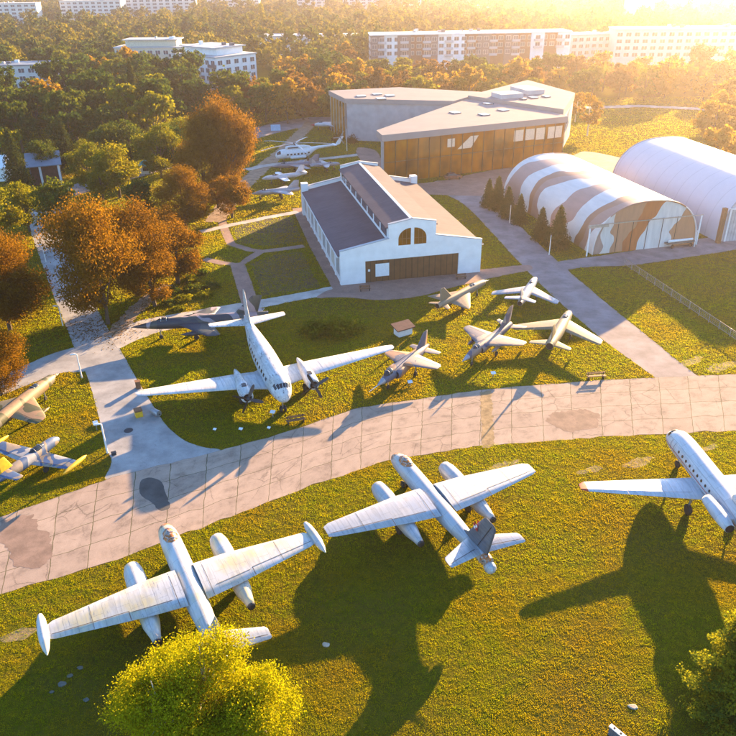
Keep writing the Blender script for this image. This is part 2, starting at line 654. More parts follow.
for i, c in enumerate([(262, 560, 24, 6), (140, 607, 26, 6), (20, 635, 20, 6), (505, 466, 20, 5), (640, 462, 16, 5), (690, 362, 16, 4), (725, 366, 18, 4), (590, 470, 13, 3), (708, 448, 10, 3), (150, 596, 30, 4)]):
    x, y, a, b_ = c
    sheet('bare_earth', pxpoly([(x + a * math.cos(t) * random.uniform(.7, 1.2), y - a * 0.25 * math.cos(t) + b_ * math.sin(t) * random.uniform(.7, 1.2)) for t in np.linspace(0, 2 * PI, 14)[:-1]]),
          0.005 + 0.0001 * i, M['soil_bare'], 0.15, 40 + i, hard=False, step=0.3)
sheet('flower_bed', pxpoly([(233, 228), (262, 219), (292, 217), (303, 241), (268, 246), (238, 243)]), 0.0055, M['soil_bed'], 0.1, 60, hard=False)
sheet('flower_bed', pxpoly([(250, 264), (276, 254), (302, 252), (320, 287), (262, 296)]), 0.0058, M['soil_bed'], 0.1, 61, hard=False)
BARE = [s for s in SURF]

# ------------------------------------------------------------------ grass blades
def grass_mat(name):
    m = bpy.data.materials.new(name)
    m.use_nodes = True
    nt = m.node_tree
    nt.nodes.clear()
    out = N(nt, 'ShaderNodeOutputMaterial')
    v = coords(nt)
    f1 = noise(nt, v, 0.10, 4)
    f2 = noise(nt, coords(nt, scale=(1.0, 1.5, 1.0)), 0.8, 2.5, 0.6)
    f3 = noise(nt, v, 3.0, 2)
    col = ramp(nt, f2, [(0.28, (0.15, 0.195, 0.004)), (0.48, (0.26, 0.265, 0.005)), (0.66, (0.33, 0.285, 0.006)), (0.84, (0.36, 0.22, 0.012))])
    col = mix(nt, ramp(nt, f1, [(0.46, 0.0), (0.60, 0.65)]), col, (0.35, 0.215, 0.010))
    col = mix(nt, 1.0, col, ramp(nt, f3, [(0.3, 0.9), (0.7, 1.07)]), 'MULTIPLY')
    d = N(nt, 'ShaderNodeBsdfDiffuse')
    t = N(nt, 'ShaderNodeBsdfTranslucent')
    L(nt, col, d.inputs['Color'])
    L(nt, mix(nt, 1.0, col, (1.35, 1.4, 0.5), 'MULTIPLY'), t.inputs['Color'])
    mx = N(nt, 'ShaderNodeMixShader')
    mx.inputs[0].default_value = 0.62
    L(nt, d.outputs[0], mx.inputs[1])
    L(nt, t.outputs[0], mx.inputs[2])
    L(nt, mx.outputs[0], out.inputs['Surface'])
    MATS[name] = m


grass_mat('grass_blades')


def blades(rng, x, y, h, w, per, sp):
    n = len(x)
    x = np.repeat(x, per) + rng.uniform(-.75, .75, n * per) * sp
    y = np.repeat(y, per) + rng.uniform(-.75, .75, n * per) * sp
    n *= per
    a = rng.uniform(0, 2 * PI, n)
    hh = h * rng.uniform(0.5, 1.35, n)
    ww = w * rng.uniform(0.7, 1.3, n)
    la = rng.uniform(0, 2 * PI, n)
    lean = hh * rng.uniform(0.05, 0.65, n)
    dx, dy = np.cos(a) * ww / 2, np.sin(a) * ww / 2
    tx, ty = x + np.cos(la) * lean, y + np.sin(la) * lean
    z0 = np.full(n, -0.01)
    v = np.stack([np.c_[x - dx, y - dy, z0], np.c_[x + dx, y + dy, z0], np.c_[tx + dx * .45, ty + dy * .45, hh], np.c_[tx - dx * .45, ty - dy * .45, hh * .97]], 1)
    return v.reshape(-1, 3)


def scatter_grass():
    rng = np.random.default_rng(11)
    allv = []
    # (y range, spacing, blade height, blade width, blades a tuft)
    for y0, y1, sp, h, w, per in ((26, 48, 0.16, 0.052, 0.032, 10), (48, 72, 0.20, 0.058, 0.040, 9), (72, 100, 0.28, 0.08, 0.056, 9), (100, 140, 0.42, 0.09, 0.08, 9), (140, 215, 0.75, 0.11, 0.12, 8), (215, 300, 1.2, 0.14, 0.18, 8)):
        xm = 0.56 * y1 + 14
        nx, ny = int(2 * xm / sp), int((y1 - y0) / sp)
        gx, gy = np.meshgrid(np.arange(nx) * sp - xm, np.arange(ny) * sp + y0)
        gx = gx.ravel() + rng.uniform(-.6, .6, nx * ny) * sp
        gy = gy.ravel() + rng.uniform(-.6, .6, nx * ny) * sp
        keep = np.abs(gx) < 0.54 * (gy + 12) + 9
        gx, gy = gx[keep], gy[keep]
        bad = np.zeros(gx.shape, bool)
        for s in BARE:
            bad |= inside(s, gx, gy)
        # thin patches
        th = np.sin(gx * .43 + 1.3 * np.sin(gy * .31)) * np.sin(gy * .52 + 1.1 * np.sin(gx * .23)) + rng.normal(0, .5, gx.shape)
        bad |= th > 1.25
        gx, gy = gx[~bad], gy[~bad]
        clump = 0.55 + 0.9 * np.clip(np.sin(gx * 2.1 + 1.7 * np.sin(gy * 1.3)) * np.sin(gy * 3.1 + 1.5 * np.sin(gx * 1.7)) * .5 + .5 + rng.normal(0, .12, gx.shape), 0, 1)
        hv = h * (0.75 + 0.5 * (np.sin(gx * .9 + np.sin(gy * 1.3)) * np.sin(gy * 1.1 + 2) * .5 + .5))
        v = blades(rng, gx, gy, np.repeat(h * clump, per), w, per, sp)
        allv.append(v)
    v = np.concatenate(allv)
    q = np.arange(len(v)).reshape(-1, 4)
    o = link('grass', np_mesh('grass', v, q, [M['grass_blades']]))
    tag(o, 'short yellow green autumn grass of the lawns', 'grass', kind='stuff')
    return len(q)


print('grass blades', scatter_grass())

# ------------------------------------------------------------------ trees
OR = [(0.0, (0.078, 0.038, 0.005)), (0.35, (0.135, 0.070, 0.007)), (0.7, (0.195, 0.108, 0.009)), (1.0, (0.25, 0.155, 0.011))]
leafmat('leaf_orange', OR, 0.5)
leafmat('leaf_green', [(0.0, (0.012, 0.036, 0.012)), (0.5, (0.040, 0.072, 0.015)), (1.0, (0.17, 0.17, 0.012))], 0.42)  # yellow end of the ramp paints sun rimmed crown tops
leafmat('leaf_yellowgreen', [(0.0, (0.04, 0.065, 0.007)), (0.5, (0.13, 0.145, 0.008)), (1.0, (0.28, 0.225, 0.010))], 0.5)
leafmat('leaf_gold', [(0.0, (0.13, 0.085, 0.008)), (0.5, (0.25, 0.16, 0.012)), (1.0, (0.36, 0.23, 0.02))], 0.5)
leafmat('leaf_brown', [(0.0, (0.055, 0.035, 0.012)), (0.5, (0.12, 0.068, 0.016)), (1.0, (0.19, 0.10, 0.02))], 0.45)
leafmat('leaf_spruce', [(0.0, (0.022, 0.040, 0.016)), (0.5, (0.048, 0.062, 0.018)), (1.0, (0.10, 0.092, 0.022))], 0.25)
leafmat('leaf_birch', [(0.0, (0.10, 0.13, 0.005)), (0.45, (0.27, 0.28, 0.006)), (1.0, (0.42, 0.38, 0.010))], 0.5, 0.9, 0.1)
leafmat('leaf_larch', [(0.0, (0.022, 0.050, 0.026)), (0.45, (0.085, 0.125, 0.02)), (0.66, (0.24, 0.24, 0.014)), (1.0, (0.34, 0.28, 0.014))], 0.5, 0.5, 0.1)  # yellow stops paint the sunlit tips into the needle colour
leafmat('leaf_spire', [(0.0, (0.015, 0.032, 0.014)), (0.6, (0.04, 0.055, 0.014)), (1.0, (0.14, 0.11, 0.012))], 0.3, 0.5, 0.1)
leafmat('leaf_woodland', [(0.0, (0.014, 0.038, 0.015)), (0.43, (0.040, 0.066, 0.017)), (0.60, (0.14, 0.13, 0.012)), (1.0, (0.22, 0.16, 0.015))], 0.45, 0.045, 0.0)


def leaf_quads(rng, pos, size, up=0.3, out=None):
    n = len(pos)
    nrm = rng.normal(0, 1, (n, 3))
    if out is not None:
        nrm += out * 0.9
    nrm[:, 2] += up
    nrm /= np.linalg.norm(nrm, axis=1)[:, None] + 1e-9
    t = rng.normal(0, 1, (n, 3))
    a = np.cross(nrm, t)
    a /= np.linalg.norm(a, axis=1)[:, None] + 1e-9
    b = np.cross(nrm, a)
    s = size * rng.uniform(0.6, 1.3, (n, 1))
    a, b = a * s * 0.5, b * s * 0.36
    return np.stack([pos - a, pos + b, pos + a, pos - b], 1).reshape(-1, 3)


def unit(rng, n):
    d = rng.normal(0, 1, (n, 3))
    return d / np.linalg.norm(d, axis=1)[:, None]


def broad_pos(rng, H, rad, z0, nleaf, nlobe=9, spread=0.62, clump=0.15):
    """leaf positions: sprays on the surfaces of several overlapping boughs"""
    cz, rz = (H + z0) / 2, (H - z0) / 2
    lobes = [(np.array([0, 0, cz + rz * 0.25]), rad * 0.55)]
    for i in range(nlobe):
        d = unit(rng, 1)[0]
        d[2] = d[2] * 0.88 - 0.06
        c = np.array([d[0] * rad * spread, d[1] * rad * spread, cz + d[2] * rz * 0.72])
        lobes.append((c, rad * rng.uniform(0.30, 0.52)))
    wts = np.array([l[1] ** 2 for l in lobes])
    wts /= wts.sum()
    P, O = [], []
    for (c, r), w in zip(lobes, wts):
        k = max(8, int(nleaf * w))
        ns = max(5, k // 26)
        d = unit(rng, ns)
        d[:, 2] = d[:, 2] * 0.85 + 0.15
        sc = c + d * r * rng.uniform(0.55, 1.08, (ns, 1)) * np.array([1, 1, 0.85])
        idx = rng.integers(0, ns, k)
        P.append(sc[idx] + rng.normal(0, 1, (k, 3)) * r * clump * np.array([1.25, 1.25, 0.8]))
        O.append(d[idx])
    return np.concatenate(P), np.concatenate(O), lobes


def trunk_mesh(name, mat, H, r0, lobes, z0, seed=0, lean=0.0, ext=0.25):
    rnd = random.Random(seed)
    mb = MB()
    pts = [(0, 0, -0.2)]
    x = y = 0
    for i in range(1, 6):
        x += rnd.uniform(-.2, .2) + lean * H * .02
        y += rnd.uniform(-.2, .2)
        pts.append((x, y, H * 0.82 * i / 5))
    mb.tube(pts, [r0 * 1.25, r0 * 0.9, r0 * 0.72, r0 * 0.5, r0 * 0.3, r0 * 0.1], 7)
    for c, r in lobes:
        t = rnd.uniform(0.15, 0.6)
        k = t * 5
        i = int(k)
        p0 = Vector(pts[i]).lerp(Vector(pts[i + 1]), k - i)
        p1 = Vector(c)
        if p1.z < p0.z:
            p0.z = max(1.0, p1.z - r * .5)
        m_ = p0.lerp(p1, 0.5) + Vector((0, 0, 0.3))
        mb.tube([p0, m_, p1 + (p1 - p0) * ext], [r0 * 0.42, r0 * 0.25, r0 * 0.06], 5)
    me = bpy.data.meshes.new(name)
    me.from_pydata(mb.v, [], mb.f)
    me.materials.append(mat)
    me.polygons.foreach_set('use_smooth', [True] * len(mb.f))
    return me


PROTO = {}


def broad_proto(key, leaf, H, rad, z0, nleaf, lsize, seeds, nlobe=9, bark='bark', r0=0.28, spread=0.62, clump=0.15):
    out = []
    for s in seeds:
        rng = np.random.default_rng(s)
        p, o, lobes = broad_pos(rng, H, rad, z0, nleaf, nlobe, spread, clump)
        v = leaf_quads(rng, p, lsize, 0.3, o)
        cm = np_mesh('crown', v, np.arange(len(v)).reshape(-1, 4), [M[leaf]])
        out.append((trunk_mesh('trunk', M[bark], H, r0, lobes, z0, s), cm))
    PROTO[key] = out


def cone_pos(rng, H, rad, n, z0=0.4, tiers=None, power=0.9):
    t = rng.uniform(0, 1, n) ** 0.62
    z = H - t * (H - z0)
    if tiers:
        tt = np.floor(t * tiers) / tiers
        r = rad * (0.06 + 0.94 * (tt * 0.72 + (t * tiers - np.floor(t * tiers)) / tiers * 2.4 * 0.5) ** power)
    else:
        r = rad * (0.05 + t) ** power
    a = rng.uniform(0, 2 * PI, n)
    k = 7
    lump = 1 + 0.22 * np.sin(a * k + t * 31) + 0.15 * np.sin(a * 3 + z * 1.7)
    rr = r * lump * rng.uniform(0.35, 1.05, n)
    d = np.c_[np.cos(a), np.sin(a), np.full(n, -0.15)]
    return np.c_[np.cos(a) * rr, np.sin(a) * rr, z + rng.normal(0, .1, n)], d


def cone_proto(key, leaf, H, rad, n, lsize, seeds, z0=0.4, tiers=None, power=0.9, r0=0.16):
    out = []
    for s in seeds:
        rng = np.random.default_rng(s)
        p, o = cone_pos(rng, H, rad, n, z0, tiers, power)
        v = leaf_quads(rng, p, lsize, 0.5, o)
        cm = np_mesh('crown', v, np.arange(len(v)).reshape(-1, 4), [M[leaf]])
        out.append((trunk_mesh('trunk', M['bark'], H, r0, [], 0), cm))
    PROTO[key] = out


# nearer trees (fine leaves) and farther trees (coarser sprays)
broad_proto('orange', 'leaf_orange', 15, 6.8, 0.5, 44000, 0.26, (1, 2, 3), 15, spread=0.66)
broad_proto('orange_small', 'leaf_orange', 10.5, 4.6, 0.5, 20000, 0.26, (4, 5), 11)
broad_proto('green', 'leaf_green', 13, 5.2, 0.6, 10000, 0.44, (6, 7), 10)
broad_proto('yellow_green', 'leaf_yellowgreen', 14, 5.0, 0.8, 9500, 0.42, (8, 9), 11, spread=0.72, clump=0.17)
broad_proto('far_green', 'leaf_green', 14, 5.4, 0.2, 2900, 0.80, (11, 12, 13), 10)
broad_proto('far_yellow', 'leaf_yellowgreen', 13, 5.0, 0.2, 2600, 0.76, (14, 15), 10)
broad_proto('far_gold', 'leaf_gold', 13, 5.0, 0.2, 2600, 0.76, (16, 17), 10)
broad_proto('far_brown', 'leaf_brown', 13, 5.2, 0.2, 2700, 0.78, (18, 19), 10)
broad_proto('pale_birch', 'leaf_gold', 14, 3.6, 1.5, 3200, 0.5, (20,), 9, 'birch_bark', 0.2)
cone_proto('spruce', 'leaf_spruce', 7, 2.5, 7000, 0.25, (21, 22, 23), 0.2, 12, 0.9)
cone_proto('spire', 'leaf_spire', 14, 3.0, 5000, 0.42, (24, 25), 0.5, None, 0.75)
cone_proto('far_spruce', 'leaf_spruce', 16, 3.4, 2200, 0.75, (26,), 0.5, 12, 0.9)
cone_proto('poplar', 'leaf_yellowgreen', 22, 2.4, 1800, 0.9, (27,), 0.5, None, 0.4)
TRN = random.Random(5)
TREES = []


def tree(kind, name, x, y, s, label, group=None, sz=None, cat='tree', variant=None, rz=None):
    pr = PROTO[kind]
    t, c = pr[TRN.randrange(len(pr)) if variant is None else variant % len(pr)]
    r = empty(name, (x, y, 0), TRN.uniform(0, 6.28) if rz is None else rz, label, cat, group)
    r.scale = (s, s, sz or s)
    link('trunk', t, r)
    link('crown', c, r)
    TREES.append((x, y))
    return r


def tp(kind, px, py, s, label='', name='broadleaf_tree', **k):
    x, y = G2(px, py)
    return tree(kind, name, x, y, s, label, **k)


# big chestnuts and others one can point to
tp('orange', 108, 324, 1.0, 'big rusty orange tree spreading over the road junction, widest crown of the garden', 'autumn_tree', variant=0, sz=1.25)
tp('orange', 138, 296, 0.85, sz=1.1, label='rusty orange tree just behind the widest orange crown beside the road', name='autumn_tree', variant=1)
tp('orange_small', 155, 306, 1.0, 'slim orange tree at the corner of the pale path, right of the widest orange crown', 'autumn_tree', variant=0)
tp('orange_small', 178, 283, 1.15, 'round orange tree on the rough lawn in front of the earth path', 'autumn_tree', variant=1)
tp('orange', 186, 230, 0.78, sz=.85, label='mid sized brown orange tree beside the earth path, left of the tallest', name='autumn_tree', variant=2)
tp('orange', 230, 198, 0.98, sz=1.6, label='tallest orange tree, standing over the parked jets behind the white hangar', name='autumn_tree', variant=1)
tp('orange', 206, 202, 0.86, sz=1.25, label='large orange tree leaning against the tallest one, left side of the pair', name='autumn_tree', variant=0)
tp('orange_small', 232, 218, 0.95, 'small orange tree with bare trunk where the brick path meets the earth path', 'autumn_tree', variant=0)
tp('orange_small', 218, 208, 0.8, 'thin orange tree between the tallest orange tree and the brick path', 'autumn_tree', variant=1)
tp('orange', 10, 330, 0.95, 'orange tree with dark trunk left of the road, beside the verge lamp posts', 'autumn_tree', variant=2)
tp('orange', -6, 300, 0.9, 'orange tree cut by the left frame edge, behind the upper orange tree by the road', 'autumn_tree', variant=1)
tp('orange', 2, 395, 0.62, 'low orange tree at the road bend above the camouflaged jet', 'autumn_tree', variant=0)
tp('yellow_green', 2, 245, 0.98, 'yellow green tree at the left edge behind the roadside orange tree', variant=0)
tp('green', 66, 242, 0.98, 'dark green tree at the top of the road with sunlit yellow tips', variant=0)
tp('green', 140, 224, 0.80, 'small round dark green tree in front of the brown orange tree', variant=1)
tp('yellow_green', 120, 198, 1.05, 'yellow green tree with see through crown left of the small kiosk', variant=0)
tp('yellow_green', 104, 200, 0.8, 'thin yellow tree at the roadside near the dark shed', variant=1)
tp('yellow_green', 162, 178, 1.02, 'bright yellow green tree right behind the small kiosk', variant=1)
tp('yellow_green', 185, 160, 0.95, 'yellow topped tree above the big orange pair, at the wood edge', variant=0)
tp('spire', 22, 195, 1.08, 'tall pointed conifer left of the dark shed', 'conifer_tree', variant=0)
tp('spire', 70, 172, 0.95, 'dark pointed conifer right of the dark shed', 'conifer_tree', variant=1)
tp('green', 48, 180, 0.9, 'dark tree directly behind the dark shed roof', variant=1)
tp('yellow_green', 87, 172, 0.7, 'small tree with one yellow side behind the shed lawn', variant=0)
tp('pale_birch', 587, 136, 1.05, 'pale golden birch standing alone on the bright lawn right of the museum', 'birch_tree', variant=0)
tp('pale_birch', 575, 122, 0.8, 'smaller golden birch against the museum rear corner', 'birch_tree', variant=0)
tp('far_gold', 550, 92, 0.8, 'golden tree rising behind the museum rear roof', variant=1)
tp('far_gold', 712, 176, 1.0, 'golden round tree at the near edge of the bright lawn, behind the white arch hangar', variant=0)
tp('far_gold', 742, 172, 1.0, 'golden tree right of the round one behind the white arch hangar', variant=1)
tp('far_gold', 722, 128, 1.1, 'tall pale gold tree at the far right of the bright lawn', variant=1)

# roadside fill between the shed and the earth path
tp('yellow_green', 92, 190, 0.85, 'yellow green tree between the shed and the two thin roadside trees', variant=1)
tp('green', 112, 172, 1.0, 'dark green tree behind the thin roadside trees, right of the pointed conifer', variant=0)
tp('green', 134, 168, 1.1, 'tall dark tree behind the kiosk, on its left', variant=1)
tp('green', 176, 172, 0.95, 'dark tree squeezed between kiosk tree and big orange pair', variant=0)
tp('yellow_green', 30, 232, 0.8, 'small yellow green tree at the left bend of the road', variant=1)
tp('orange_small', 166, 246, 0.85, 'low orange tree in the middle of the orange group left of the earth path', 'autumn_tree', variant=1)
tp('yellow_green', 246, 112, 0.9, 'yellow green tree just beyond the far road, right of the tallest orange tree', variant=0)

# young spruces beside the camouflaged hangar
SP = [(488, 207, 0.86, 'spruce nearest the museum in the row beside the striped hangar'),
      (497, 210, 1.02, 'second spruce from the museum in the row beside the striped hangar'),
      (507, 218, 0.92, 'third spruce from the museum in the row beside the striped hangar'),
      (519, 224, 0.86, 'fourth spruce from the museum, last before the gap in the row'),
      (540, 240, 0.90, 'dark spruce just past the gap in the row, left of the tallest one'),
      (547, 246, 0.52, 'smallest spruce, tucked between two big ones beside the striped hangar'),
      (557, 248, 1.12, 'tallest spruce, nearest the front of the striped hangar')]
for i, (px, py, s, lab) in enumerate(SP):
    tp('spruce', px, py, s, lab, 'spruce_tree', group='young spruces beside the striped hangar', variant=i)

# foreground birch and larch seen from above
def near_birch(name, x, y, H, rad, seed, label, nleaf):
    rng = np.random.default_rng(seed)
    p, o, lobes = broad_pos(rng, H, rad, 0.8, nleaf, 30, 0.82, 0.14)
    p[:, 2] -= rng.exponential(0.45, len(p))
    v = leaf_quads(rng, p, 0.135, 0.2, o)
    r = empty(name, (x, y, 0), 0, label, 'tree')
    link('crown', np_mesh('crown', v, np.arange(len(v)).reshape(-1, 4), [M['leaf_birch']]), r)
    link('trunk', trunk_mesh('trunk', M['birch_bark'], H, 0.24, lobes, 1.2, seed, 0.0, -0.12), r)


near_birch('birch_tree', -10.7, 32.0, 10.6, 3.0, 41, 'tallest yellow birch in front of the tip tank bomber, middle of three crowns', 58000)
near_birch('birch_tree', -13.3, 31.2, 9.0, 2.9, 44, 'wide yellow birch under the left engine of the tip tank bomber', 46000)
near_birch('birch_tree', -7.4, 31.0, 8.0, 2.5, 42, 'lower thin yellow birch beside the tailplane of the tip tank bomber', 34000)
rng = np.random.default_rng(43)
p, o = cone_pos(rng, 12.0, 3.6, 60000, 0.5, 9, 0.7)
v = leaf_quads(rng, p, 0.17, 0.3, o)
r = empty('larch_tree', (24.6, 33.2, 0), 0, 'dark green conifer with sunlit yellow tips at the lower right corner', 'tree')
link('crown', np_mesh('crown', v, np.arange(len(v)).reshape(-1, 4), [M['leaf_larch']]), r)
link('trunk', trunk_mesh('trunk', M['bark'], 12.0, 0.2, [], 0, 3), r)

# woods: individual trees while one can still tell them apart
NOTREE = []       # footprints kept clear (filled from the buildings list)
KEEP = [(-70, 351, 32, 28), (-50, 314, 17, 32), (55, 366, 58, 28), (175, 372, 60, 30), (-100, 380, 30, 14), (-165, 322, 44, 34), (62, 392, 66, 14), (95, 400, 60, 14), (175, 405, 70, 16), (-28, 475, 62, 14), (25, 218, 46, 30)]


def clear(x, y, pad=4.0):
    for cx, cy, a, b_ in KEEP:
        if abs(x - cx) < a + pad - 3 and abs(y - cy) < b_ + pad:
            return False
    return True


WOODS = [
    ([(-170, 196), (-96, 196), (-78, 205), (-60, 222), (-44, 262), (-40, 300), (-48, 334), (-100, 372), (-210, 372), (-210, 240)], 9.8,
     [('far_green', 0.58), ('far_yellow', 0.28), ('far_brown', 0.03), ('far_spruce', 0.06), ('far_gold', 0.05)], 'trees of the dense wood behind the shed',
     'in the dense wood between the shed and the pale apartment blocks'),
    ([(-34, 268), (10, 262), (40, 268), (66, 275), (70, 330), (70, 376), (-10, 376), (-44, 340)], 8.8,
     [('far_green', 0.14), ('far_yellow', 0.28), ('far_brown', 0.28), ('far_gold', 0.30)], 'trees of the belt behind the museum',
     'in the tree belt between the museum and the dark apartment block'),
    ([(62, 295), (120, 288), (180, 268), (240, 260), (262, 382), (110, 388), (72, 350)], 9.0,
     [('far_green', 0.10), ('far_yellow', 0.30), ('far_brown', 0.15), ('far_gold', 0.45)], 'trees of the wood beyond the bright lawn',
     'in the sunlit wood beyond the bright lawn'),
    ([(-46, 254), (-8, 254), (-4, 334), (-24, 344), (-36, 300)], 7.6,
     [('far_green', 0.38), ('far_brown', 0.37), ('far_yellow', 0.15), ('far_gold', 0.10)], 'trees across the road behind the parked aircraft',
     'across the road behind the white helicopter'),
    ([(98, 215), (125, 205), (160, 230), (170, 265), (125, 262), (112, 240)], 10,
     [('far_gold', 0.7), ('far_yellow', 0.3)], 'trees right of the bright lawn', 'in the clump at the right side of the bright lawn'),
]
LAB = {'far_green': 'dark green broadleaf tree', 'far_yellow': 'yellow green broadleaf tree', 'far_gold': 'golden broadleaf tree', 'far_brown': 'brown leaved tree', 'far_spruce': 'dark pointed spruce'}
spots = []
rr = random.Random(17)
pts_all = []
for poly, sp, mixk, grp, where in WOODS:
    xs = [p[0] for p in poly]
    ys = [p[1] for p in poly]
    tries = 0
    while tries < 2600:
        tries += 1
        x, y = rr.uniform(min(xs), max(xs)), rr.uniform(min(ys), max(ys))
        if not inside(poly, np.array([x]), np.array([y]))[0] or not clear(x, y):
            continue
        if abs(x) > 0.60 * (y + 14) + 6:
            continue
        if any((x - a) ** 2 + (y - b_) ** 2 < sp * sp for a, b_ in pts_all):
            continue
        pts_all.append((x, y))
        u, acc = rr.random(), 0
        for k, w in mixk:
            acc += w
            if u < acc:
                break
        spots.append((x, y, k, rr.uniform(0.84, 1.24) * (1.18 if 'shed' in grp else 1.0), grp, where))
spots.sort(key=lambda q: q[1])
for x, y, k, s, grp, where in spots[:292]:
    tree(k, 'spruce_tree' if k == 'far_spruce' else 'broadleaf_tree', x, y, s, LAB[k] + ' ' + where, grp + ', ' + LAB[k], sz=s * rr.uniform(0.9, 1.1))

# the far woods as one mass
def woodland():
    rng = np.random.default_rng(77)
    protos = []
    for sd in range(5):
        p, o, _ = broad_pos(rng, 14, 5.6, 1.0, 260, 8)
        protos.append(leaf_quads(rng, p, 1.9, 0.4, o))
    allv = []
    for x, y, k, s, grp, where in spots[292:]:
        allv.append(protos[rng.integers(5)] * s + np.array([x, y, 0]))
    n = 0
    for y0, y1, sp, dens in ((384, 640, 10.5, 0.80), (640, 1100, 15, 0.62), (1100, 2300, 30, 0.55)):
        xm = 0.56 * y1 + 30
        gx, gy = np.meshgrid(np.arange(-xm, xm, sp), np.arange(y0, y1, sp))
        gx, gy = gx.ravel(), gy.ravel()
        gx = gx + rng.uniform(-.45, .45, gx.shape) * sp
        gy = gy + rng.uniform(-.45, .45, gy.shape) * sp
        dn = np.sin(gx * .011 + 1.5 * np.sin(gy * .006)) * np.sin(gy * .013 + 2) * 0.35 + dens
        keep = (rng.uniform(0, 1, gx.shape) < dn) & (np.abs(gx) < 0.54 * (gy + 20) + 25)
        for x, y in zip(gx[keep], gy[keep]):
            if not clear(x, y) or any(abs(x - a) < w / 2 + 4 and abs(y - b_) < d / 2 + 4 for a, b_, w, d in FARB):
                continue
            s = rng.uniform(0.75, 1.25) * (1.0 if y0 < 1000 else 1.6)
            allv.append(protos[rng.integers(5)] * np.array([s * 1.05, s * 1.05, s * rng.uniform(0.85, 1.25)]) + np.array([x, y, 0]))
            n += 1
    v = np.concatenate(allv)
    o = link('woodland', np_mesh('woodland', v, np.arange(len(v)).reshape(-1, 4), [M['leaf_woodland']]))
    tag(o, 'hazy mixed autumn woods stretching to the far city', 'woodland', kind='stuff')
    print('woodland trees', n, 'individual', min(292, len(spots)))


FARB = [(-345, 760, 90, 18), (-262, 800, 60, 18), (-205, 840, 70, 20), (-55, 900, 36, 20), (-2, 880, 40, 20), (48, 930, 40, 20), (285, 800, 60, 26), (-150, 960, 60, 20),
        (150, 980, 50, 20), (-420, 820, 60, 18)]
woodland()
for px, py, s, lab in ((206, 22, 1.0, 'tall thin poplar rising over the far woods, left one of two'), (262, 20, 1.1, 'tall thin poplar rising over the far woods, right one of two')):
    x, y = G2(px, py, 12)
    tree('poplar', 'poplar_tree', x, y, s, lab, 'poplars over the far woods')


# ------------------------------------------------------------------ bushes and rough growth
def bush(name, px, py, rad, h, leaf, label, seed, n=1600, group=None):
    rng = np.random.default_rng(seed)
    d = unit(rng, n)
    d[:, 2] = np.abs(d[:, 2])
    lump = 1 + .3 * np.sin(d[:, 0] * 5 + seed) * np.sin(d[:, 1] * 6)
    pos = d * rng.uniform(.5, 1.05, (n, 1)) * lump[:, None] * np.array([rad, rad, h])
    v = leaf_quads(rng, pos, 0.34, 0.4, d)
    x, y = G2(px, py)
    o = link(name, np_mesh(name, v, np.arange(len(v)).reshape(-1, 4), [M[leaf]]), None, (x, y, 0))
    return tag(o, label, 'bush', group)


bush('bush', 338, 333, 2.6, 2.6, 'leaf_yellowgreen', 'yellow green wild bush on the lawn between airliner and hangar, tallest of three', 1)
bush('bush', 318, 331, 2.6, 1.5, 'leaf_yellowgreen', 'low wide bush left of the tallest wild bush on the lawn', 2)
bush('bush', 352, 330, 1.8, 1.3, 'leaf_yellowgreen', 'small bush right of the tallest wild bush on the lawn', 3, 900)
for i, (px, py, rd, h) in enumerate([(172, 292, 1.6, .8), (183, 300, 1.5, .7), (193, 290, 1.7, .8), (205, 296, 1.6, .7), (168, 304, 1.2, .6), (190, 280, 1.5, .8), (212, 287, 1.5, .6), (178, 310, 1.1, .5), (200, 274, 1.3, .7)]):
    bush('bush', px, py, rd, h, 'leaf_yellowgreen' if i % 2 else 'leaf_green', 'low shrub in the overgrown bed beside the slim orange trees', 20 + i, 700, 'low shrubs of the overgrown bed')
for i, (px, py, rd, h) in enumerate([(344, 137, 2.2, 2.6), (352, 143, 1.8, 2.2), (336, 141, 1.5, 1.6)]):
    bush('bush', px, py, rd, h, 'leaf_brown', ['large brown bush at the blunt end of the concrete museum wing', 'brown bush against the concrete wing wall, right of the large one', 'smallest brown bush left of the museum wing'][i], 50 + i, 900)


# fallen leaves under the orange trees and along the road
def fallen_leaves():
    rng = np.random.default_rng(5)
    P = []
    for px, py, rad, n in ((108, 326, 8, 900), (138, 300, 6, 500), (158, 306, 4, 260), (178, 284, 5, 350), (10, 332, 7, 500), (4, 396, 4, 260), (206, 204, 6, 350), (232, 214, 6, 350), (84, 330, 5, 420), (186, 230, 5, 260)):
        x, y = G2(px, py)
        a = rng.uniform(0, 2 * PI, n)
        r_ = rad * np.sqrt(rng.uniform(0, 1, n)) * rng.uniform(.5, 1.15, n)
        P.append(np.c_[x + np.cos(a) * r_, y + np.sin(a) * r_, np.full(n, .055) + rng.uniform(0, .02, n)])
    p = np.concatenate(P)
    n = len(p)
    a = rng.uniform(0, 2 * PI, n)
    s = rng.uniform(.06, .15, n)
    t = rng.uniform(-.03, .03, (n, 2))
    u = np.c_[np.cos(a) * s, np.sin(a) * s, t[:, 0]]
    w_ = np.c_[-np.sin(a) * s * .7, np.cos(a) * s * .7, t[:, 1]]
    v = np.stack([p - u, p + w_, p + u, p - w_], 1).reshape(-1, 3)
    o = link('fallen_leaves', np_mesh('fallen_leaves', v, np.arange(len(v)).reshape(-1, 4), [M['leaf_orange']]))
    tag(o, 'rusty fallen leaves scattered under the orange trees and on the road', 'leaf litter', kind='stuff')


fallen_leaves()

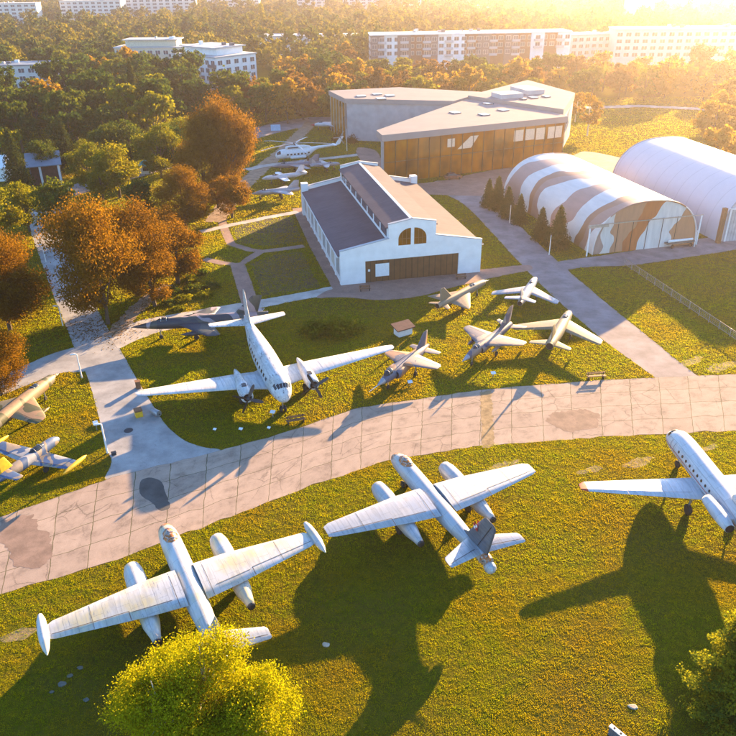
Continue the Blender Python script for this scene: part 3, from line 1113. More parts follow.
# ------------------------------------------------------------------ aircraft
WHITE = (0.74, 0.75, 0.76)
worn_paint('bomber_pale', (0.54, 0.55, 0.55), (0.54, 0.48, 0.29), (0.20, 0.22, 0.25), 0.42)
worn_paint('bomber_silver', (0.46, 0.48, 0.51), (0.53, 0.51, 0.48), (0.26, 0.28, 0.32), 0.24, metal=0.15)
worn_paint('fin_shade_grey', (0.13, 0.14, 0.165), (0.16, 0.16, 0.17), (0.15, 0.15, 0.17), 0.2)  # darker than the skin: shade on the fin is put into its colour
worn_paint('airliner_white', (0.60, 0.61, 0.62), (0.56, 0.53, 0.49), (0.09, 0.10, 0.12), 0.60, (0.5, 1.6, 1.6))
worn_paint('yak_white', (0.60, 0.61, 0.64), (0.56, 0.58, 0.63), (0.55, 0.58, 0.62), 0.10, rough=0.3)
worn_paint('airliner_wing', (0.58, 0.59, 0.61), (0.60, 0.56, 0.50), (0.25, 0.26, 0.30), 0.12)
camo('camo_slate', [(0.030, 0.038, 0.055), (0.06, 0.07, 0.065), (0.33, 0.26, 0.28), (0.035, 0.045, 0.06)], 0.20, off=3.1)
camo('camo_sand_olive', [(0.24, 0.19, 0.10), (0.32, 0.20, 0.11), (0.085, 0.085, 0.035), (0.20, 0.18, 0.13)], 0.24, off=1.3)
camo('camo_beige', [(0.27, 0.195, 0.115), (0.31, 0.215, 0.135)], 0.3, off=9)
camo('camo_tan', [(0.23, 0.19, 0.11), (0.28, 0.20, 0.10), (0.155, 0.14, 0.10)], 0.22, off=5)
camo('camo_pink', [(0.28, 0.18, 0.135), (0.085, 0.085, 0.125), (0.33, 0.26, 0.21)], 0.26, off=2.2)
camo('camo_rust', [(0.34, 0.155, 0.08), (0.10, 0.11, 0.16), (0.38, 0.22, 0.13)], 0.30, off=7.3)
camo('camo_blue', [(0.07, 0.13, 0.26), (0.30, 0.24, 0.18), (0.045, 0.10, 0.22), (0.34, 0.34, 0.35)], 0.36, off=4.4)
worn_paint('mig_silver', (0.34, 0.36, 0.41), (0.38, 0.34, 0.31), (0.3, 0.3, 0.32), 0.2, metal=0.2)
worn_paint('dull_violet', (0.20, 0.19, 0.23), (0.25, 0.22, 0.22), (0.15, 0.15, 0.17), 0.3)


def lerp_prof(prof, x):
    """fuselage station: (x, zc, ry, rz), x falling from nose to tail"""
    for a, b in zip(prof, prof[1:]):
        if a[0] >= x >= b[0]:
            t = (a[0] - x) / (a[0] - b[0])
            t2 = t
            return tuple(p + (q - p) * t2 for p, q in zip(a, b))
    return prof[0] if x > prof[0][0] else prof[-1]


def smooth_prof(prof, k=4):
    """round off the station list (Catmull-Rom)"""
    out = []
    n = len(prof)
    for i in range(n - 1):
        p0, p1, p2, p3 = prof[max(i - 1, 0)], prof[i], prof[i + 1], prof[min(i + 2, n - 1)]
        for j in range(k):
            t = j / k
            q = []
            for a, b, c, d in zip(p0, p1, p2, p3):
                q.append(0.5 * ((2 * b) + (-a + c) * t + (2 * a - 5 * b + 4 * c - d) * t * t + (-a + 3 * b - 3 * c + d) * t ** 3))
            q[0] = p1[0] + (p2[0] - p1[0]) * t
            q[2], q[3] = max(q[2], 0.02), max(q[3], 0.02)
            out.append(tuple(q))
    out.append(prof[-1])
    return out


def fus_pt(prof, x, ang, off=0.0):
    """point on the skin; ang 0 = top, positive towards the left wing (+y)"""
    s = lerp_prof(prof, x)
    return (x, math.sin(ang) * (s[2] + off), s[1] + math.cos(ang) * (s[3] + off))


def body(prof, name, mat, parent, n=28, smooth=True, y=0.0):
    mb = MB()
    mb.rings([[(s[0], y + math.sin(2 * PI * k / n) * s[2], s[1] + math.cos(2 * PI * k / n) * s[3]) for k in range(n)] for s in prof], 0, smooth)
    return mb.build(name, mat, parent)


def skin_patch(mb, prof, x0, x1, a0, a1, off=0.012, nx=5, na=5, round_=False, mi=0):
    vs, fs = [], []
    if round_:
        c = fus_pt(prof, (x0 + x1) / 2, (a0 + a1) / 2, off)
        vs.append(c)
        k = 10
        for i in range(k):
            t = 2 * PI * i / k
            vs.append(fus_pt(prof, (x0 + x1) / 2 + (x1 - x0) / 2 * math.cos(t), (a0 + a1) / 2 + (a1 - a0) / 2 * math.sin(t), off))
        fs = [(0, 1 + i, 1 + (i + 1) % k) for i in range(k)]
    else:
        for i in range(nx + 1):
            for j in range(na + 1):
                vs.append(fus_pt(prof, x0 + (x1 - x0) * i / nx, a0 + (a1 - a0) * j / na, off))
        for i in range(nx):
            for j in range(na):
                a = i * (na + 1) + j
                fs.append((a, a + 1, a + na + 2, a + na + 1))
    mb.add(vs, fs, mi, True)


AF = [(0, 0), (.012, .30), (.05, .60), (.14, .88), (.3, 1.0), (.5, .88), (.75, .48), (1.0, .03), (1.0, -.03), (.75, -.26), (.5, -.48), (.3, -.56), (.14, -.52), (.05, -.38), (.012, -.2)]


def wing(secs, name, mat, parent, side=1, vertical=False):
    """secs: (span position, x of leading edge, chord, z, thickness ratio)"""
    mb = MB()
    rs = []
    for s in secs:
        y, xl, ch, z, t = s
        ring = []
        for a, b in AF:
            if vertical:
                ring.append((xl - a * ch, b * t * ch * 0.5, y))
            else:
                ring.append((xl - a * ch, side * y, z + b * t * ch * 0.55))
        if (side < 0) != vertical:
            ring = ring[::-1]
        rs.append(ring)
    mb.rings(rs, 0, True)
    o = mb.build(name, mat, parent)
    try:
        o.data.shade_smooth()
    except Exception:
        pass
    return o


def wing_line(mb, secs, f0, f1, c0, c1, side, w=0.05, off=0.02, mi=0):
    """thin control-surface gap on the upper side between span fractions f0..f1, chord fractions c0..c1"""
    def P(f, c, ):
        a, b = secs[0], secs[-1]
        for s0, s1 in zip(secs, secs[1:]):
            ff = (s0[0] - a[0]) / (b[0] - a[0]), (s1[0] - a[0]) / (b[0] - a[0])
            if ff[0] <= f <= ff[1] + 1e-6:
                t = (f - ff[0]) / (ff[1] - ff[0])
                s = [p + (q - p) * t for p, q in zip(s0, s1)]
                break
        for (u0, h0), (u1, h1) in zip(AF[:7], AF[1:8]):
            if u0 <= c <= u1:
                h = h0 + (h1 - h0) * (c - u0) / (u1 - u0)
                break
        return Vector((s[1] - c * s[2], side * s[0], s[3] + h * s[4] * s[2] * .55 + off))
    p, q = P(f0, c0), P(f1, c1)
    d = (q - p)
    nrm = Vector((-d.y, d.x, 0)).normalized() * w / 2
    k = 6
    for i in range(k):
        a, b = P(f0 + (f1 - f0) * i / k, c0 + (c1 - c0) * i / k), P(f0 + (f1 - f0) * (i + 1) / k, c0 + (c1 - c0) * (i + 1) / k)
        mb.add([a - nrm, a + nrm, b + nrm, b - nrm], [(0, 1, 2, 3)], mi)


def wheel_mb(x, y, r, w):
    mb = MB()
    n = 16
    prof = [(-w / 2, r * .55), (-w / 2, r * .9), (-w / 4, r), (w / 4, r), (w / 2, r * .9), (w / 2, r * .55)]
    mb.rings([[(x + math.cos(2 * PI * k / n) * q, y + dy, r + math.sin(2 * PI * k / n) * q) for k in range(n)] for dy, q in prof], 0)
    return mb


def gear(parent, x, y, ztop, r=0.35, w=0.22, twin=False, door=None):
    mb = MB()
    mb.tube([(x, y, r), (x, y, ztop)], 0.07, 8)
    mb.tube([(x - .35, y, ztop - .05), (x, y, ztop * .5)], 0.04, 6)
    if twin:
        mb.tube([(x, y - .3, r), (x, y + .3, r)], 0.05, 6)
    g_ = mb.build('landing_gear', M['grey_metal'], parent)
    for s in ((-.24, .24) if twin else (0.0,)):
        wheel_mb(x, y + s, r, w).build('wheel', M['rubber'], g_)
    if door:
        d = MB()
        d.box(x - .5, x + .5, y + door * .25 - .015, y + door * .25 + .015, ztop * .45, ztop)
        d.build('gear_door', door_mat(parent), g_)
    return g_


def door_mat(p):
    return M[p.get('skin', 'white_paint')] if False else M['grey_metal']


def canopy(parent, x0, x1, z, w, h, mat='dark_glass', frames=2):
    mb = MB()
    n, k = 9, 12
    rs = []
    for i in range(n + 1):
        t = i / n
        e = max(0.03, math.sin(PI * t) ** 0.6) if True else 1
        x = x0 + (x1 - x0) * t
        rs.append([(x, math.sin(2 * PI * j / k) * w * e, z + max(-0.25, math.cos(2 * PI * j / k)) * h * e) for j in range(k)])
    if x1 < x0:
        pass
    mb.rings(rs, 0)
    c = mb.build('canopy', M[mat], parent)
    for i in range(frames):
        t = (i + 1) / (frames + 1)
        e = math.sin(PI * t) ** 0.6
        x = x0 + (x1 - x0) * t
        fm = MB()
        fm.tube([(x, math.sin(a) * (w * e + .01), z + math.cos(a) * (h * e + .01)) for a in np.linspace(-1.7, 1.7, 9)], 0.035, 5)
        fm.build('canopy_frame', M['grey_metal'], c)
    return c


def lathe_x(mb, prof, y, z, n=20, mi=0):
    mb.rings([[(x, y + math.sin(2 * PI * k / n) * r, z + math.cos(2 * PI * k / n) * r) for k in range(n)] for x, r in prof], mi)


# ---- twin jet bomber, straight shoulder wing
def bomber(pos, yaw, skin, finmat, label, tip_tanks, emblem, glz):
    A = empty('bomber', (pos[0], pos[1], 0), R(yaw), label, 'aircraft', None)
    pr = smooth_prof([(8.75, 2.10, .10, .10), (8.6, 2.12, .36, .38), (8.2, 2.18, .60, .64), (7.4, 2.28, .78, .84), (6.0, 2.33, .88, .94), (3, 2.33, .92, .96), (-1, 2.33, .90, .92),
                      (-4, 2.45, .76, .74), (-6.4, 2.60, .58, .55), (-7.6, 2.62, .52, .50), (-8.1, 2.60, .54, .55)])
    body(pr, 'fuselage', M[skin], A)
    mb = MB()
    skin_patch(mb, pr, 8.66, 7.75, -1.3, 1.3, .012, 6, 10)
    mb.build('nose_glazing', M[glz], A)
    c = canopy(A, 7.3, 4.7, 2.98, .60, .62, glz, 3)
    ws = [(.75, 2.0, 4.3, 2.95, .13), (3.4, 1.95, 3.9, 2.93, .12), (10.2, 1.25, 1.9, 2.86, .11), (10.72, 0.95, 1.35, 2.85, .08)]
    for s in (1, -1):
        W = wing(ws, 'wing', M[skin], A, s)
        ln = MB()
        wing_line(ln, ws, .42, .97, .74, .74, s, .05)
        wing_line(ln, ws, .10, .40, .78, .78, s, .05)
        wing_line(ln, ws, .42, .42, .74, .99, s, .05)
        wing_line(ln, ws, .06, .06, .08, .98, s, .035)
        wing_line(ln, ws, .68, .68, .1, .98, s, .03)
        ln.build('flap_gap', M['dark_metal'], W)
        nb = MB()
        lathe_x(nb, [(5.0, .32), (5.08, .46), (4.9, .64), (4.2, .79), (3.0, .84), (1.5, .80), (-0.5, .74), (-2.0, .66), (-3.2, .40), (-3.9, .30), (-3.85, .22)], s * 3.65, 2.12, 22)
        ne = nb.build('engine_nacelle', M[skin], A)
        ib = MB()
        ib.rings([[(5.06, s * 3.65 + math.sin(2 * PI * k / 16) * .32, 2.12 + math.cos(2 * PI * k / 16) * .32) for k in range(16)],
                  [(5.02, s * 3.65 + math.sin(2 * PI * k / 16) * .05, 2.12 + math.cos(2 * PI * k / 16) * .05) for k in range(16)]], 0)
        ib.build('air_intake', M['dark_opening'], ne)
        eb = MB()
        eb.rings([[(x, s * 3.65 + math.sin(2 * PI * k / 16) * r, 2.12 + math.cos(2 * PI * k / 16) * r) for k in range(16)] for x, r in ((-3.7, .325), (-3.95, .305), (-3.93, .1))], 0)
        eb.build('exhaust', M['dark_metal'], ne)
        gear(A, .3, s * 3.65, 2.2, .55, .35)
        if tip_tanks:
            tb = MB()
            lathe_x(tb, [(2.5, .03), (2.3, .18), (1.7, .33), (0.6, .40), (-.4, .38), (-1.3, .24), (-1.9, .04)], s * 10.95, 2.83, 18)
            tb.build('tip_tank', M[skin], A)
        # swept tailplane
        wing([(.2, -5.7, 2.3, 3.05, .09), (3.45, -7.5, 1.25, 3.55, .08), (3.6, -7.8, .85, 3.57, .06)], 'tailplane', M[skin], A, s)
        tl = MB()
        wing_line(tl, [(.2, -5.7, 2.3, 3.05, .09), (3.45, -7.5, 1.25, 3.55, .08)], .1, .98, .68, .68, s, .05)
        tl.build('elevator_gap', M['dark_metal'], A)
    gear(A, 6.2, 0, 1.6, .38, .22, True)
    fs = [(2.9, -4.3, 4.3, 0, .07), (3.5, -5.5, 3.1, 0, .09), (6.5, -7.6, 1.75, 0, .08), (6.75, -7.9, 1.2, 0, .06)]
    F = wing(fs, 'fin', M[finmat], A, 1, True)
    rb = MB()
    for s in (1, -1):
        rb.add([(-7.15, s * .155, 3.3), (-7.23, s * .155, 3.3), (-8.82, s * .075, 6.45), (-8.74, s * .075, 6.45)], [(0, 1, 2, 3)])
    rb.build('rudder_gap', M['dark_metal'], F)
    if emblem:
        for s in (1, -1):
            eb = MB()
            cx, cz, q = -6.75, 5.0, .32
            def sq(x0, x1, z0, z1, mi, yy):
                eb.add([(x0, s * yy, z0), (x1, s * yy, z0), (x1, s * yy, z1), (x0, s * yy, z1)], [(0, 1, 2, 3)], mi)
            sq(cx - q, cx + q, cz - q, cz + q, 1, .185)
            sq(cx - q + .05, cx + q - .05, cz - q + .05, cz + q - .05, 0, .188)
            sq(cx - q + .05, cx, cz - q + .05, cz, 1, .191)
            sq(cx, cx + q - .05, cz, cz + q - .05, 1, .191)
            eb.build('chequered_emblem', [M['white_paint'], M['red_paint']], F)
    # tail gun turret
    tp_ = smooth_prof([(-8.05, 2.62, .50, .55), (-8.4, 2.70, .50, .60), (-8.8, 2.68, .44, .52)], 3)
    body(tp_, 'tail_turret', M['rust_glazing'] if emblem else M[skin], A)
    body(smooth_prof([(-8.6, 2.35, .42, .45), (-8.95, 2.32, .50, .50), (-9.3, 2.32, .42, .42), (-9.5, 2.32, .16, .16)], 3), 'turret_ball', M[skin], A)
    return A


bomber((G2(430, 513, 2.6)[0] + .7, G2(430, 513, 2.6)[1] + 1.55), 114.3, 'bomber_silver', 'fin_shade_grey', 'silver grey twin jet bomber with shaded dark fin and brown stained nose glass', False, True, 'rust_glazing')
bn = G2(164, 527, 2.1)
by = 117.5
bomber((bn[0] - 8.7 * math.cos(R(by)), bn[1] - 8.7 * math.sin(R(by))), by, 'bomber_pale', 'bomber_pale', 'yellowed white twin jet bomber with wing tip tanks, its tail behind the birch', True, False, 'rust_glazing')


# ---- three jet airliner
def trijet(pos, yaw):
    A = empty('jet_airliner', (pos[0], pos[1], 0), R(yaw), 'white three engine airliner with red wing tip, cut by the right frame edge', 'aircraft')
    sk = M['yak_white']
    pr = smooth_prof([(8.6, 2.45, .10, .10), (8.4, 2.50, .45, .45), (7.8, 2.62, .85, .85), (6.8, 2.78, 1.13, 1.13), (5.4, 2.85, 1.22, 1.22), (0, 2.85, 1.22, 1.22), (-4, 2.9, 1.2, 1.2), (-7, 3.05, .95, .95), (-9.5, 3.25, .55, .6), (-10.4, 3.35, .35, .4)])
    B = body(pr, 'fuselage', sk, A, 32)
    for s in (1, -1):
        for i in range(9):
            wb = MB()
            x = 4.3 - i * .78
            skin_patch(wb, pr, x + .16, x - .16, s * 1.17, s * 1.42, .012, round_=True)
            wb.build('window', M['dark_glass'], A)
        st = MB()
        skin_patch(st, pr, 7.6, -8.5, s * 1.62, s * 1.69, .010, 40, 1)
        st.build('red_stripe', M['red_paint'], A)
        dl = MB()
        skin_patch(dl, pr, 6.05, 6.01, s * .95, s * 1.9, .012, 1, 6)
        skin_patch(dl, pr, 5.35, 5.31, s * .95, s * 1.9, .012, 1, 6)
        dl.build('door_joint', M['dark_metal'], A)
        ck = MB()
        skin_patch(ck, pr, 7.7, 7.25, s * .12, s * .62, .012, 3, 4)
        skin_patch(ck, pr, 7.62, 7.12, s * .68, s * 1.1, .012, 3, 4)
        ck.build('cockpit_window', M['dark_glass'], A)
        ws = [(.9, 1.7, 3.4, 1.95, .14), (12.0, .80, 1.45, 2.95, .10), (12.5, .45, .95, 3.0, .07)]
        W = wing(ws, 'wing', sk, A, s)
        ln = MB()
        wing_line(ln, ws, .1, .62, .73, .73, s, .05)
        wing_line(ln, ws, .64, .95, .75, .75, s, .05)
        wing_line(ln, ws, .63, .63, .73, .99, s, .04)
        wing_line(ln, ws, .33, .33, .05, .98, s, .04)
        ln.build('flap_gap', M['grey_metal'], W)
        wing([(11.95, .83, 1.50, 2.950, .115), (12.45, .5, 1.03, 3.0, .085), (12.58, .2, .6, 3.01, .06)], 'wing_tip', M['orange_paint'], W, s)
        nb = MB()
        lathe_x(nb, [(-3.1, .34), (-3.0, .46), (-3.3, .52), (-4.6, .60), (-6.2, .56), (-7.1, .42), (-7.05, .3)], s * 1.95, 3.25, 20)
        ne = nb.build('engine_nacelle', sk, A)
        ib = MB()
        ib.rings([[(-3.02, s * 1.95 + math.sin(2 * PI * k / 16) * .36, 3.25 + math.cos(2 * PI * k / 16) * .36) for k in range(16)], [(-3.06, s * 1.95 + math.sin(2 * PI * k / 16) * .05, 3.25 + math.cos(2 * PI * k / 16) * .05) for k in range(16)]], 0)
        ib.build('air_intake', M['dark_opening'], ne)
        eb = MB()
        eb.rings([[(-7.12, s * 1.95 + math.sin(2 * PI * k / 16) * .40, 3.25 + math.cos(2 * PI * k / 16) * .40) for k in range(16)][::-1], [(-7.10, s * 1.95 + math.sin(2 * PI * k / 16) * .05, 3.25 + math.cos(2 * PI * k / 16) * .05) for k in range(16)][::-1]], 0)
        eb.build('exhaust', M['dark_opening'], ne)
        pb = MB()
        pb.box(-6, -4, s * 1.1 - .35 if s > 0 else s * 1.1 - .35, s * 1.1 + .35, 3.18, 3.36)
        pb.build('pylon', sk, ne)
        gear(A, -1.2, s * 2.3, 2.0, .55, .35)
        wing([(.1, -9.3, 2.1, 6.62, .09), (3.6, -10.0, 1.2, 6.68, .08), (3.75, -10.2, .9, 6.69, .05)], 'tailplane', sk, A, s)
    db = MB()
    lathe_x(db, [(-4.3, .36), (-4.2, .5), (-4.6, .56), (-6.5, .55), (-8.5, .45), (-9.6, .2)], 0, 4.35, 18)
    db.build('centre_intake_duct', sk, A)
    gear(A, 6.0, 0, 1.8, .40, .25)
    wing([(3.6, -4.6, 5.2, 0, .06), (4.6, -6.8, 3.4, 0, .10), (6.75, -8.8, 2.3, 0, .10)], 'fin', sk, A, 1, True)
    return A


yn = G2(671, 432, 2.7)
yw = 94.0
trijet((yn[0] - 8.5 * math.cos(R(yw)), yn[1] - 8.5 * math.sin(R(yw))), yw)


# ---- twin propeller airliner
def prop_airliner(pos, yaw):
    A = empty('propeller_airliner', (pos[0], pos[1], 0), R(yaw), 'long white twin propeller airliner with peeling paint and tall pointed fin', 'aircraft')
    sk = M['airliner_white']
    pr = smooth_prof([(6.35, 2.60, .12, .12), (6.2, 2.64, .42, .45), (5.7, 2.75, .82, .9), (4.9, 2.92, 1.13, 1.25), (3.7, 3.05, 1.36, 1.50), (1.5, 3.10, 1.45, 1.55), (-4, 3.12, 1.42, 1.5), (-8, 3.3, 1.12, 1.2), (-12, 3.7, .62, .7), (-14.2, 3.95, .28, .36), (-15.0, 4.05, .08, .1)])
    body(pr, 'fuselage', sk, A, 32)
    for s in (1, -1):
        for i in range(10):
            wb = MB()
            x = 2.6 - i * 1.02
            skin_patch(wb, pr, x + .24, x - .24, s * 1.10, s * 1.36, .012, 2, 3)
            wb.build('window', M['dark_glass'], A)
        for k, (a0, a1, x0, x1) in enumerate([(.04, .34, 5.55, 5.05), (.38, .68, 5.5, 4.95), (.74, 1.02, 5.3, 4.6)]):
            cb = MB()
            skin_patch(cb, pr, x0, x1, s * a0, s * a1, .015, 3, 3)
            cb.build('cockpit_window', M['dark_glass'], A)
        ws = [(.6, 2.7, 5.6, 2.15, .15), (1.8, 2.3, 4.5, 2.2, .15), (4.6, 1.75, 3.8, 2.45, .14), (14.8, .75, 1.6, 3.28, .11), (15.6, .45, 1.1, 3.34, .08), (15.85, .1, .6, 3.36, .06)]
        W = wing(ws, 'wing', M['airliner_wing'], A, s)
        ln = MB()
        wing_line(ln, ws, .36, .95, .76, .76, s, .05)
        wing_line(ln, ws, .36, .36, .1, .98, s, .05)
        wing_line(ln, ws, .62, .62, .1, .98, s, .03)
        ln.build('flap_gap', M['grey_metal'], W)
        nb = MB()
        yy, zz = s * 3.95, 2.62
        lathe_x(nb, [(4.35, .45), (4.4, .62), (4.2, .72), (3.3, .78), (2.2, .78), (.8, .68), (-1, .48), (-2.6, .2), (-3.0, .05)], yy, zz, 20)
        ne = nb.build('engine_nacelle', sk, A)
        ib = MB()
        ib.rings([[(4.36, yy + math.sin(2 * PI * k / 16) * .5, zz + math.cos(2 * PI * k / 16) * .5) for k in range(16)], [(4.30, yy + math.sin(2 * PI * k / 16) * .1, zz + math.cos(2 * PI * k / 16) * .1) for k in range(16)]], 0)
        ib.build('cowl_opening', M['dark_opening'], ne)
        xb = MB()
        xb.box(2.3, 3.0, yy - .26, yy + .26, zz + .72, zz + .84)
        xb.build('air_scoop', M['dark_metal'], ne)
        P_ = MB()
        lathe_x(P_, [(4.95, .04), (4.85, .16), (4.6, .24), (4.35, .24)], yy, zz, 12)
        pp = P_.build('propeller', M['dark_metal'], A)
        for k in range(4):
            an = PI / 4 + k * PI / 2 + .35 * s
            bl = MB()
            rs = []
            for r_, w_ in ((.2, .09), (.6, .16), (1.2, .19), (1.7, .15), (1.92, .05)):
                cyy, czz = yy + math.sin(an) * r_, zz + math.cos(an) * r_
                tx, tz = math.cos(an), -math.sin(an)
                rs.append([(4.66 + w_ * .5, cyy + tx * w_, czz + tz * w_), (4.62 + .03, cyy, czz), (4.66 - w_ * .5, cyy - tx * w_, czz - tz * w_), (4.62 - .03, cyy, czz)])
            bl.rings(rs, 0, False)
            bl.build('blade', M['dark_metal'], pp)
        gear(A, .9, yy, 2.1, .52, .32, True)
        ts = [(.2, -11.6, 2.5, 4.05, .10), (4.9, -12.3, 1.35, 4.35, .09), (5.15, -12.6, .9, 4.36, .06)]
        T = wing(ts, 'tailplane', sk, A, s)
    gear(A, 4.6, 0, 1.9, .40, .25, True)
    F = wing([(4.0, -8.8, 5.6, 0, .05), (4.7, -11.0, 3.6, 0, .09), (6.2, -12.2, 2.7, 0, .10), (8.0, -13.0, 1.5, 0, .09), (8.3, -13.4, .8, 0, .06)], 'fin', sk, A, 1, True)
    return A


iw = ((G2(136, 396, 3.2)[0] + G2(393, 347, 3.2)[0]) / 2, (G2(136, 396, 3.2)[1] + G2(393, 347, 3.2)[1]) / 2)
prop_airliner(iw, -69.8)


# ---- fighters: one builder, each with its own planform
def fighter(nose, yaw, Ln, rad, label, skin, ntype='cone', wg=None, tl=None, fin=None, can=None, zc=1.75, name='jet_fighter', finmat=None, tipmat=None, tanks=(), intakes=False, boom=0.0, inner='dark_glass', nosemat=None, wingmat=None, tailr=0.72, nosez=0.0):
    x, y = nose
    pos = (x - Ln * .5 * math.cos(R(yaw)), y - Ln * .5 * math.sin(R(yaw)))
    A = empty(name, (pos[0], pos[1], 0), R(yaw), label, 'aircraft')
    sk, fm, wm = M[skin], M[finmat or skin], M[wingmat or skin]
    h = Ln / 2
    if ntype == 'intake':
        st = [(h, zc, rad * .55, rad * .58), (h - .08, zc, rad * .66, rad * .68), (h - Ln * .08, zc, rad * .82, rad * .86)]
    elif ntype == 'spike':
        st = [(h - Ln * .07, zc, rad * .60, rad * .60), (h - Ln * .08, zc, rad * .68, rad * .68), (h - Ln * .16, zc, rad * .84, rad * .86)]
    elif ntype == 'round':
        st = [(h, zc + nosez - .1, rad * .08, rad * .08), (h - Ln * .015, zc + nosez - .1, rad * .36, rad * .36), (h - Ln * .06, zc + nosez * .6 - .05, rad * .68, rad * .68), (h - Ln * .12, zc, rad * .86, rad * .88)]
    else:
        st = [(h, zc - .12, .03, .03), (h - Ln * .05, zc - .10, rad * .26, rad * .26), (h - Ln * .13, zc - .06, rad * .58, rad * .6), (h - Ln * .2, zc, rad * .76, rad * .84)]
    st += [(h - Ln * .32, zc, rad * .95, rad), (h - Ln * .52, zc, rad, rad), (h - Ln * .76, zc + .05, rad * .9, rad * .92), (-h + Ln * .05, zc + .12, rad * tailr, rad * tailr), (-h + .05, zc + .12, rad * tailr * .88, rad * tailr * .88)]
    pr = smooth_prof(st)
    B = body(pr, 'fuselage', sk, A, 22)
    eb = MB()
    re = rad * tailr * .80
    eb.rings([[(-h + .03, math.sin(2 * PI * k / 14) * re, zc + .12 + math.cos(2 * PI * k / 14) * re) for k in range(14)][::-1], [(-h + .035, 0.02 * math.sin(k), zc + .12 + .02 * math.cos(k)) for k in range(14)][::-1]], 0)
    eb.build('exhaust', M['dark_opening'], A)
    if ntype in ('intake', 'spike'):
        ib = MB()
        r0, xn = st[0][2] * .86, st[0][0] + .02
        ib.rings([[(xn, math.sin(2 * PI * k / 14) * r0, zc + math.cos(2 * PI * k / 14) * r0) for k in range(14)], [(xn - .03, .02 * math.sin(k), zc + .02 * math.cos(k)) for k in range(14)]], 0)
        ib.build('air_intake', M['dark_opening'], A)
    if ntype == 'spike':
        cb = MB()
        lathe_x(cb, [(h + .1, .02), (h - Ln * .05, rad * .34), (h - Ln * .08, rad * .42)], 0, zc, 14)
        cb.build('nose_cone', M[nosemat or skin], A)
    elif nosemat:
        nb = MB()
        pp = [s for s in pr if s[0] > h - Ln * .12]
        nb.rings([[(s[0] + .004, math.sin(2 * PI * k / 18) * (s[2] + .012), s[1] + math.cos(2 * PI * k / 18) * (s[3] + .012)) for k in range(18)] for s in pp], 0)
        nb.build('nose_cone', M[nosemat], A)
    if boom:
        bb = MB()
        bb.tube([(h - .2, 0, zc - .12), (h + boom, 0, zc - .12)], [.05, .025], 6)
        bb.build('pitot_boom', M['white_paint'], A)
    cx0, cx1, cw, chh = can
    canopy(A, h - cx0, h - cx1, zc + rad * .62, cw, chh, inner, 2)
    xr, cr, ct, hs, sweep, wz, dih = wg
    for s in (1, -1):
        mid_ = .5
        ws = [(rad * .55, h - xr, cr, zc + wz, .09), (rad + (hs - rad) * .92, h - xr - sweep * .92, ct + (cr - ct) * .08, zc + wz + dih * .92, .07), (hs - .12, h - xr - sweep, ct * .86, zc + wz + dih, .06), (hs, h - xr - sweep - .15, ct * .6, zc + wz + dih, .05)]
        W = wing(ws, 'wing', wm, A, s)
        ln = MB()
        wing_line(ln, ws[:2], .15, .95, .76, .76, s, .05)
        wing_line(ln, ws[:2], .55, .55, .76, .98, s, .05)
        ln.build('flap_gap', M['dark_metal'], W)
        if tipmat:
            tb = MB()
            lathe_x(tb, [(h - xr - sweep + 1.1, .03), (h - xr - sweep + .8, .16), (h - xr - sweep, .24), (h - xr - sweep - ct, .22), (h - xr - sweep - ct - .8, .04)], s * hs, zc + wz + dih, 12)
            tb.build('tip_tank', M[tipmat], A)
        for (ty, tlx, tlen, trd) in tanks:
            tb = MB()
            zt = zc + wz - .45
            lathe_x(tb, [(h - tlx, .02), (h - tlx - tlen * .15, trd * .7), (h - tlx - tlen * .4, trd), (h - tlx - tlen * .75, trd * .8), (h - tlx - tlen, .03)], s * ty, zt, 12)
            tb.box(h - tlx - tlen * .6, h - tlx - tlen * .35, s * ty - .03, s * ty + .03, zt + trd * .8, zc + wz)
            tb.build('drop_tank', M[skin], A)
        if tl:
            tx, tc, tt, ths, tsw, tz, td = tl
            wing([(.1, h - tx, tc, zc + tz, .07), (ths - .1, h - tx - tsw, tt, zc + tz + td, .06), (ths, h - tx - tsw - .15, tt * .6, zc + tz + td, .05)], 'tailplane', fm if tz > 1 else wm, A, s)
        if intakes:
            ib = MB()
            ib.rings([[(x_, s * (rad * .9) + math.sin(2 * PI * k / 14) * rx_, zc - .05 + math.cos(2 * PI * k / 14) * rz_) for k in range(14)] for x_, rx_, rz_ in
                      ((h - intakes, rad * .38, rad * .62), (h - intakes - .15, rad * .46, rad * .70), (h - intakes - 1.2, rad * .46, rad * .74), (h - intakes - 4.2, rad * .2, rad * .4))], 0)
            ii = ib.build('engine_intake', sk, A)
            db = MB()
            db.rings([[(h - intakes + .012, s * (rad * .9) + math.sin(2 * PI * k / 14) * rad * .33, zc - .05 + math.cos(2 * PI * k / 14) * rad * .56) for k in range(14)], [(h - intakes + .01, s * rad * .9, zc - .05 + .001 * k) for k in range(14)]], 0)
            db.build('intake_mouth', M['dark_opening'], ii)
        gear(A, h - xr - cr * .55, s * min(1.3, hs * .3), zc + wz, .36, .2)
    gear(A, h - Ln * .2, 0, zc - rad * .5, .28, .16)
    f0, fc, ftc, fh, fsw = fin
    F = wing([(zc + rad * .5, h - f0, fc, 0, .07), (zc + rad + fh * .97, h - f0 - fsw, ftc, 0, .06), (zc + rad + fh, h - f0 - fsw - .2, ftc * .7, 0, .05)], 'fin', fm, A, 1, True)
    return A


